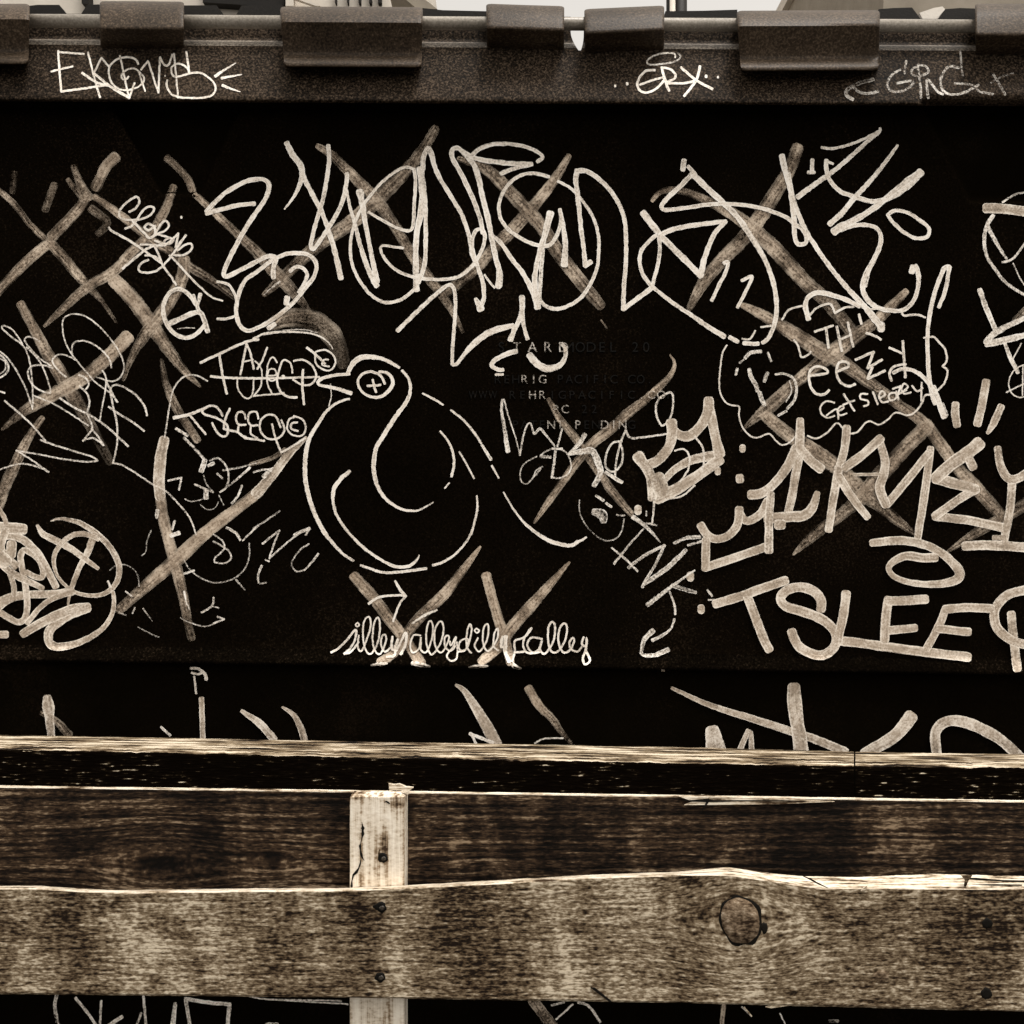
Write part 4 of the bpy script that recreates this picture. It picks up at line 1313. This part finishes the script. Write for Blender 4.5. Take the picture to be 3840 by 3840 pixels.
def build_graffiti(txt):
    cur = None
    for ln in txt.splitlines():
        ln = ln.strip()
        if not ln:
            continue
        if ln[0] == '@':
            if cur and cur[0].v:
                finish(*cur)
            nm, lb = [s.strip() for s in ln[1:].split('|')]
            cur = (Tag(), nm, lb)
            if any(k in lb for k in FAINT):
                cur[0].fade = 0.74
            if 'chalky' in lb:
                cur[0].fade = 0.66
            continue
        head, body = ln.split(':')
        kd, tl, ws, ds = head.split()
        ox, oy, sc = TILES[tl]
        toks = body.split()
        raw, corner = [], []
        for tk in toks:
            corner.append(tk.endswith('*'))
            a, b = tk.rstrip('*').split(',')
            raw.append((ox + float(a) / sc, oy + float(b) / sc))
        W = [float(a) / sc for a in ws.split(',')]
        if kd == 't':                       # traced widths include the photo's blur
            W = [w * (0.80 if w < 13 else 0.90) for w in W]
        Dn = [float(a) * cur[0].fade for a in ds.split(',')]
        if kd == 'f':                       # worn strokes run dry towards the end
            Dn = [d * 0.92 for d in Dn] + [Dn[-1] * 0.72]
        n = len(raw)
        def at(arr, i):
            if len(arr) == 1 or n == 1:
                return arr[0]
            p = i / (n - 1) * (len(arr) - 1)
            k = min(len(arr) - 2, int(p))
            return arr[k] + (arr[k + 1] - arr[k]) * (p - k)
        pts = [(x, y, at(W, i), at(Dn, i)) for i, (x, y) in enumerate(raw)]
        # extend single stroke by its corners
        seg = []
        for i, p in enumerate(pts):
            seg.append(p)
            if corner[i] and 0 < i < n - 1:
                ribbon(cur[0], seg, KIND[kd], kd != 't')
                seg = [p]
        ribbon(cur[0], seg, KIND[kd], kd != 't')
        if cur[1].startswith('!'):          # strokes that stand apart are parts of their own
            finish(cur[0], cur[1][1:], None)
            cur = (Tag(), cur[1], cur[2])
    if cur[0].v:
        finish(*cur)

build_graffiti(GRAFFITI)

# ------------------------------------------------------------------ raised maker's lettering, some letters caught by the paint
def letter_mesh(ch):
    cu = bpy.data.curves.new("glyph", 'FONT')
    cu.body = ch
    cu.size = 1.0
    cu.extrude = 0.02
    ob = bpy.data.objects.new("glyph", cu)
    COL.objects.link(ob)
    dg = bpy.context.evaluated_depsgraph_get()
    me = bpy.data.meshes.new_from_object(ob.evaluated_get(dg))
    vs = [tuple(v.co) for v in me.vertices]
    fs = [tuple(p.vertices) for p in me.polygons]
    bpy.data.objects.remove(ob)
    bpy.data.curves.remove(cu)
    bpy.data.meshes.remove(me)
    return vs, fs
GL = {}
for text, xa, xb, yc, hpx, paintset in (
        ("STARD", 330, 880, 96, 88, {1, 2, 3, 4}),
        ("MODEL 20", 930, 1610, 96, 88, set()),
        ("REHRIG PACIFIC CO.", 300, 1640, 380, 76, {3, 4, 5}),
        ("WWW.REHRIGPACIFIC.COM", 80, 1830, 518, 72, {6, 7, 17, 18, 19}),
        ("PC 22", 810, 1150, 645, 74, {0, 1}),
        ("PATENT PENDING", 455, 1480, 782, 76, {5, 4, 7, 10, 11, 12})):
    n = len(text)
    for i, ch in enumerate(text):
        if ch == ' ':
            continue
        plain_v, plain_f, pt = [], [], Tag()
        if ch not in GL:
            GL[ch] = letter_mesh(ch)
        vs, fs = GL[ch]
        mnx = min(v[0] for v in vs); mxx = max(v[0] for v in vs)
        cx = 1740 + (xa + (xb - xa) * (i + 0.0) / (n - 1)) / 2.356
        cy = 1260 + yc / 2.356
        h = hpx / 2.356 / 0.70
        wsc = min(1.0, (0.86 * (xb - xa) / (n - 1) / 2.356) / max(1e-3, (mxx - mnx) * h))
        isP = i in paintset
        V = pt.v if isP else plain_v
        F = pt.f if isP else plain_f
        b0 = len(V)
        for (vx, vy, vz) in vs:
            qx = cx + (vx - (mnx + mxx) / 2) * h * wsc
            qy = cy - (vy - 0.35) * h
            depth = 0.0009 if vz > 0 else -0.002
            Y = lidY(cx, cy) - 0.0006 - depth - (0.0048 if isP and vz > 0 else 0)
            V.append(P(qx, qy, Y))
            if isP:
                pt.uv.append((0.5, 0.5)); pt.d.append(0.40)
        for q in fs:
            F.append(tuple(b0 + k for k in q))
            if isP:
                pt.m.append(0)
        if plain_v:
            mk("raised_letter", plain_v, plain_f, MAT['emboss'], lid)
        if pt.v:
            me = bpy.data.meshes.new("painted_letter")
            me.from_pydata(pt.v, [], pt.f)
            uvl = me.uv_layers.new(name="UVMap")
            uvl.data.foreach_set("uv", [0.5] * (2 * len(me.loops)))
            at = me.attributes.new("dens", 'FLOAT', 'POINT')
            at.data.foreach_set("value", pt.d)
            me.materials.append(MAT['thin'])
            link(bpy.data.objects.new("painted_letter", me), lid)

MAT['rust'] = wood("rust_stained_wood", [(0.38, lin(22, 14, 8)), (0.48, lin(62, 48, 34)), (0.60, lin(120, 102, 80))], 20, 210, (30, 30), 0.3, 0.3)

# ------------------------------------------------------------------ wooden fence in front of the lid
fence = empty("wooden_fence", (0, -0.2, 0))
fence["label"] = "weathered plank fence with a flat cap rail and one pale post"
fence["category"] = "fence"

def interp(tab, x):
    if x <= tab[0][0]:
        a, b = tab[0], tab[1]
    elif x >= tab[-1][0]:
        a, b = tab[-2], tab[-1]
    else:
        for a, b in zip(tab, tab[1:]):
            if a[0] <= x <= b[0]:
                break
    return a[1] + (b[1] - a[1]) * (x - a[0]) / (b[0] - a[0])

def board(name, xa, xb, ring, mats, rough=1.2, step=12, seed=0.0, closed_sides=True):
    """ring(px) -> list of (py, Y); mats[i] = material slot of the strip between ring point i and i+1"""
    v, f, m = [], [], []
    n = None
    xs = []
    x = xa
    while x < xb:
        xs.append(x); x += step
    xs.append(xb)
    for x in xs:
        r = ring(x)
        n = len(r)
        for k, (py, Y) in enumerate(r):
            j = rough * (mnoise.noise(Vector((x * 0.013, k * 3.1 + seed, 0))) + 0.6 * mnoise.noise(Vector((x * 0.06, k * 3.1 + seed, 4))))
            v.append(P(x, py + j, Y))
    for s in range(len(xs) - 1):
        for i in range(n):
            j = (i + 1) % n
            f.append((s * n + i, s * n + j, s * n + n + j, s * n + n + i))
            m.append(mats[i])
    f.append(tuple(range(n - 1, -1, -1))); m.append(mats[-1])
    f.append(tuple(range((len(xs) - 1) * n, len(xs) * n))); m.append(mats[-1])
    return v, f, m

def board_obj(name, vfm, slots, parent=fence):
    v, f, m = vfm
    o = mk(name, v, f, None, parent)
    for s in slots:
        o.data.materials.append(MAT[s])
    o.data.polygons.foreach_set("material_index", m)
    return o

# cap rail, two lengths butted together
cap_back = [(-300, 2750), (0, 2756), (1280, 2779), (2560, 2802), (3206, 2819), (3840, 2829)]
cap_ft = [(-300, 2803), (0, 2810), (640, 2823), (1280, 2839), (2560, 2862), (3206, 2874), (3840, 2879)]
cap_fb = [(-300, 2944), (0, 2950), (1280, 2967), (2560, 2986), (3840, 3006)]
YF, YBK = -0.198, -0.100
def cap_ring(x):
    t, b, bk = interp(cap_ft, x), interp(cap_fb, x), interp(cap_back, x)
    w = 5 * mnoise.noise(Vector((x * 0.009, 2, 2))) + 3.5 * mnoise.noise(Vector((x * 0.04, 8, 2)))
    return [(bk, YBK), (bk + (t - bk) * .35, YBK + (YF - YBK) * .36), (t - 9 + w, YF + 0.010), (t + w, YF + 0.0012), (t + 8 + w * 1.4, YF), (b, YF), (b - 10, YBK), (bk + 50, YBK)]
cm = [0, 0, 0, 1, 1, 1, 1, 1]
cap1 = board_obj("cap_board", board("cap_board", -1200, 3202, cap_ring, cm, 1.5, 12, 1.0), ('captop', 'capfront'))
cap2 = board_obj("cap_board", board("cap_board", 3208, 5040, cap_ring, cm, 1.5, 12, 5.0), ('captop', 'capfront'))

# dark upper plank under the cap; its top edge stands a little proud
YU = -0.206
def up_ring(x):
    t = interp(cap_fb, x)
    return [(t - 5, YU + 0.0045), (t + 0, YU), (t + 4, YU - 0.0004), (t + 190, YU), (3480, YU), (3480, -0.172), (t + 12, -0.172), (t + 8, YU + 0.0045)]
up = board_obj("plank", board("plank", -1200, 5040, up_ring, [1, 1, 0, 0, 0, 0, 0, 0], 1.0, 12, 9.0), ('upper', 'fresh'))
up["label"] = "dark grained upper plank under the cap rail"

# pale post in front of the dark plank
YP, YPB = -0.242, -0.2068
zb = 0.0
def pp(px, py, Y):
    return P(px, py, Y)
post_v, post_f = [], []
secs = [(2966, YP + 0.016, 1330, 1500), (2980, YP + 0.006, 1318, 1510), (2990, YP, 1311, 1516)]
nrow = 26
for i in range(1, nrow):
    secs.append((2990 + (4860 - 2990) * (i / nrow) ** 1.3, YP, 1311, 1516))
for i, (py, Y, xl, xr) in enumerate(secs):
    j = 1.3 * mnoise.noise(Vector((i * 0.7, 3, 3)))
    k = 1.3 * mnoise.noise(Vector((i * 0.7, 9, 3)))
    a = P(xl + j, py, Y); d = P(xr + k, py, Y)
    z = a[2]
    zb_back = min(z, P(0, 2970, YPB)[2])
    xs = [a[0] + (d[0] - a[0]) * t for t in (0, .012, .33, .66, .988, 1)]
    ys = [Y + .0018, Y, Y + .0003, Y + .0002, Y, Y + .0018]
    for x, y in zip(xs, ys):
        post_v.append((x, y, z))
    post_v.append((d[0] + 0.0015, YPB, zb_back)); post_v.append((a[0] - 0.0005, YPB, zb_back))
n = 8
for s in range(len(secs) - 1):
    for i in range(n):
        j = (i + 1) % n
        post_f.append((s * n + j, s * n + i, s * n + n + i, s * n + n + j))
post_f.append(tuple(range(n)))
post_f.append(tuple(range(len(post_v) - 1, len(post_v) - n - 1, -1)))
post = mk("post", post_v, post_f, MAT['post'], fence)
post["label"] = "pale upright post with a crack, a screw and a splintered top"

# lower plank nailed to the front of the post
YL, YLB = -0.270, -0.243
lt = [(-300, 3328), (0, 3329), (140, 3329), (300, 3340), (430, 3345), (1000, 3339), (1280, 3337), (1500, 3329), (1800, 3313), (2200, 3290),
      (2560, 3279), (2730, 3277), (2890, 3301), (3080, 3329), (3220, 3328), (3840, 3331)]
lb = [(-300, 3322), (0, 3322), (140, 3321), (300, 3332), (430, 3338), (1000, 3331), (1280, 3330), (1500, 3321), (1800, 3304), (2200, 3281),
      (2560, 3268), (2725, 3252), (2800, 3262), (2890, 3275), (3000, 3285), (3220, 3289), (3490, 3277), (3640, 3280), (3840, 3286)]
lo = [(-300, 3724), (0, 3728), (1280, 3741), (2560, 3761), (3840, 3794)]
def low_ring(x):
    t, bk, b = interp(lt, x), interp(lb, x), interp(lo, x)
    return [(bk, YLB), (t - 1, YL + 0.0015), (t + 6, YL), (t + 130, YL), (b - 130, YL), (b - 6, YL), (b, YL + 0.002), (b - 12, YLB)]
low = board_obj("plank", board("plank", -1200, 5040, low_ring, [1, 1, 0, 0, 0, 0, 0, 0], 1.6, 12, 20.0), ('board', 'fresh'))
low["label"] = "lighter lower plank with a round knot and a torn top edge"

def disc(name, px, py, Y, rx, ry, mat, parent, rot=0.0, dome=0.0006, inner=0.0, n=28, rough=0.05, seed=0.0):
    """slightly domed, uneven disc (or ring when inner > 0) lying on a face that looks at -y"""
    c = P(px, py, Y)
    s = K * (D + Y) / D
    v, f = [], []
    rings = [1.0, 0.93, inner if inner else 0.5]
    for k, rr in enumerate(rings):
        for i in range(n):
            a = 2 * math.pi * i / n
            w = 1 + rough * mnoise.noise(Vector((math.cos(a) * 2, math.sin(a) * 2, seed)))
            x, z = rx * rr * w * math.cos(a), ry * rr * w * math.sin(a)
            x, z = x * math.cos(rot) - z * math.sin(rot), x * math.sin(rot) + z * math.cos(rot)
            v.append((c[0] + x * s, Y + (0.0004 if k == 0 else -dome), c[2] + z * s))
    for k in range(2):
        for i in range(n):
            j = (i + 1) % n
            f.append((k * n + i, k * n + j, k * n + n + j, k * n + n + i))
    if not inner:
        v.append((c[0], Y - dome * 1.1, c[2]))
        for i in range(n):
            f.append((2 * n + i, 2 * n + (i + 1) % n, 3 * n))
    return mk(name, v, f, mat, parent, True)

disc("knot_bark", 2779, 3452, YL, 83, 100, MAT['hole'], low, math.radians(18), 0.0004, 0.80, 40, 0.16, 2)
disc("knot", 2777, 3453, YL, 73, 90, MAT['knot'], low, math.radians(18), 0.0022, 0, 40, 0.10, 5)
disc("bark_pocket", 2867, 3480, YL, 13, 22, MAT['hole'], low, 0, 0.0004, 0, 14, 0.3, 8)
disc("bark_pocket", 3306, 3662, YL, 30, 26, MAT['knot'], low, 0.3, 0.0003, 0, 18, 0.4, 9)

def screw(px, py, Y, parent, r=20, head=True):
    disc("screw_stain", px + 3, py - 3, Y + 0.00025, r * 1.5, r * 1.7, MAT['rust'], parent, 0.2, 0.00002, 0, 16, 0.5, px * 0.3)
    h = disc("screw_hole", px, py, Y, r, r * 1.05, MAT['hole'], parent, 0, 0.0004, 0, 18, 0.25, px * 0.1)
    if head:
        disc("screw_head", px + r * 0.15, py + r * 0.15, Y - 0.0005, r * 0.5, r * 0.45, MAT['screw'], parent, 0.4, 0.0006, 0, 12, 0.3, px * 0.2)
screw(1429, 3402, YL, low, 21)
disc("screw_stain", 1412, 3398, YL + 0.0002, 16, 9, MAT['hole'], low, 0.2, 0.0003, 0, 12, 0.4, 3)
screw(1426, 3664, YL, low, 20)
screw(3703, 3463, YL, low, 21, False)
screw(3699, 3726, YL, low, 22, False)
screw(1436, 3217, YP, post, 18)

def crack(name, pts, Y, mat, parent, lift=0.0004):
    v, f = [], []
    n = len(pts)
    for i, (x, y, w) in enumerate(pts):
        a, b = pts[max(0, i - 1)], pts[min(n - 1, i + 1)]
        L = math.hypot(b[0] - a[0], b[1] - a[1]) or 1
        nx, ny = -(b[1] - a[1]) / L, (b[0] - a[0]) / L
        for s in (-1, 1):
            v.append(P(x + nx * w / 2 * s, y + ny * w / 2 * s, Y - lift))
    for i in range(n - 1):
        f.append((2 * i, 2 * i + 1, 2 * i + 3, 2 * i + 2))
    return mk(name, v, f, mat, parent)
e2 = lambda x, y: (1280 + x / 1.5094, 2640 + y / 1.5094)
e3 = lambda x, y: (2560 + x / 1.5094, 2640 + y / 1.5094)
crack("crack", [e2(116, 668) + (1,), e2(120, 690) + (5,), e2(122, 702) + (14,), e2(121, 715) + (7,), e2(122, 735) + (12,), e2(118, 752) + (4,), e2(108, 790) + (2,), e2(106, 803) + (9,),
                e2(108, 825) + (5,), e2(112, 850) + (9,), e2(118, 868) + (6,), e2(130, 888) + (1,)], YP, MAT['hole'], post)
crack("crack", [e2(110, 880) + (2,), e2(107, 905) + (6,), e2(98, 930) + (5,), e2(85, 952) + (11,), e2(68, 968) + (8,), e2(60, 1000) + (3,), e2(58, 1030) + (9,), e2(60, 1045) + (3,)], YP, MAT['hole'], post, 0.0006)
crack("crack", [e2(240, 556) + (1,), e2(256, 552) + (6,), e2(268, 560) + (7,), e2(276, 566) + (1,)], YP, MAT['hole'], post)
prism("splinter", [e2(268, 452), e2(300, 458), e2(330, 454), e2(366, 470), e2(408, 474), e2(386, 490), e2(378, 512), e2(352, 500), e2(340, 488), e2(292, 488), e2(272, 500)], -0.228, -0.222, MAT['fresh'], post)
# torn slivers along the planks
prism("splinter", [e3(-20, 524), e3(200, 527), e3(520, 536), e3(860, 553), e3(560, 566), e3(240, 571), e3(10, 572), e3(60, 552)], -0.2095, -0.2066, MAT['fresh'], up)
crack("crack", [e3(0, 545) + (2,), e3(60, 548) + (7,), e3(140, 545) + (14,), e3(175, 550) + (8,), e3(330, 547) + (4,), e3(560, 548) + (5,), e3(700, 550) + (1,)], -0.2096, MAT['hole'], up)
crack("crack", [e3(150, 530) + (1,), e3(140, 555) + (9,), e3(125, 580) + (6,), e3(100, 622) + (1,)], -0.2098, MAT['hole'], up)
crack("crack", [e3(668, 968) + (1,), e3(720, 990) + (7,), e3(770, 1018) + (6,), e3(825, 1042) + (2,)], YL + 0.004, MAT['hole'], low, 0.006)
crack("crack", [e3(1560, 985) + (1,), e3(1660, 990) + (9,), e3(1800, 1000) + (6,), e3(1932, 1004) + (8,), e3(2000, 1005) + (2,)], YL + 0.010, MAT['hole'], low, 0.003)
crack("crack", [e3(1640, 1022) + (1,), e3(1760, 1024) + (7,), e3(1920, 1026) + (5,)], YL + 0.003, MAT['hole'], low, 0.003)
prism("splinter", [e3(1012, 1062), e3(1022, 1046), e3(1046, 1034), e3(1042, 1048)], YL - 0.004, YL - 0.0005, MAT['fresh'], low)
prism("splinter", [e3(1578, 972), e3(1640, 970), e3(1618, 1000), e3(1604, 1036), e3(1596, 1032), e3(1602, 1000)], YL + 0.001, YL + 0.004, MAT['board'], low)
prism("splinter", [e3(345, 1720), e3(352, 1716), e3(395, 1768), e3(390, 1770)], YL + 0.004, YL + 0.006, MAT['board'], low)
prism("splinter", [e3(470, 1716), e3(540, 1700), e3(600, 1708), e3(500, 1722)], YL + 0.001, YL + 0.004, MAT['board'], low)
prism("splinter", [e2(1410, 1606), e2(1436, 1608), e2(1530, 1684), e2(1522, 1690)], YL - 0.0025, YL - 0.0005, MAT['hole'], low)
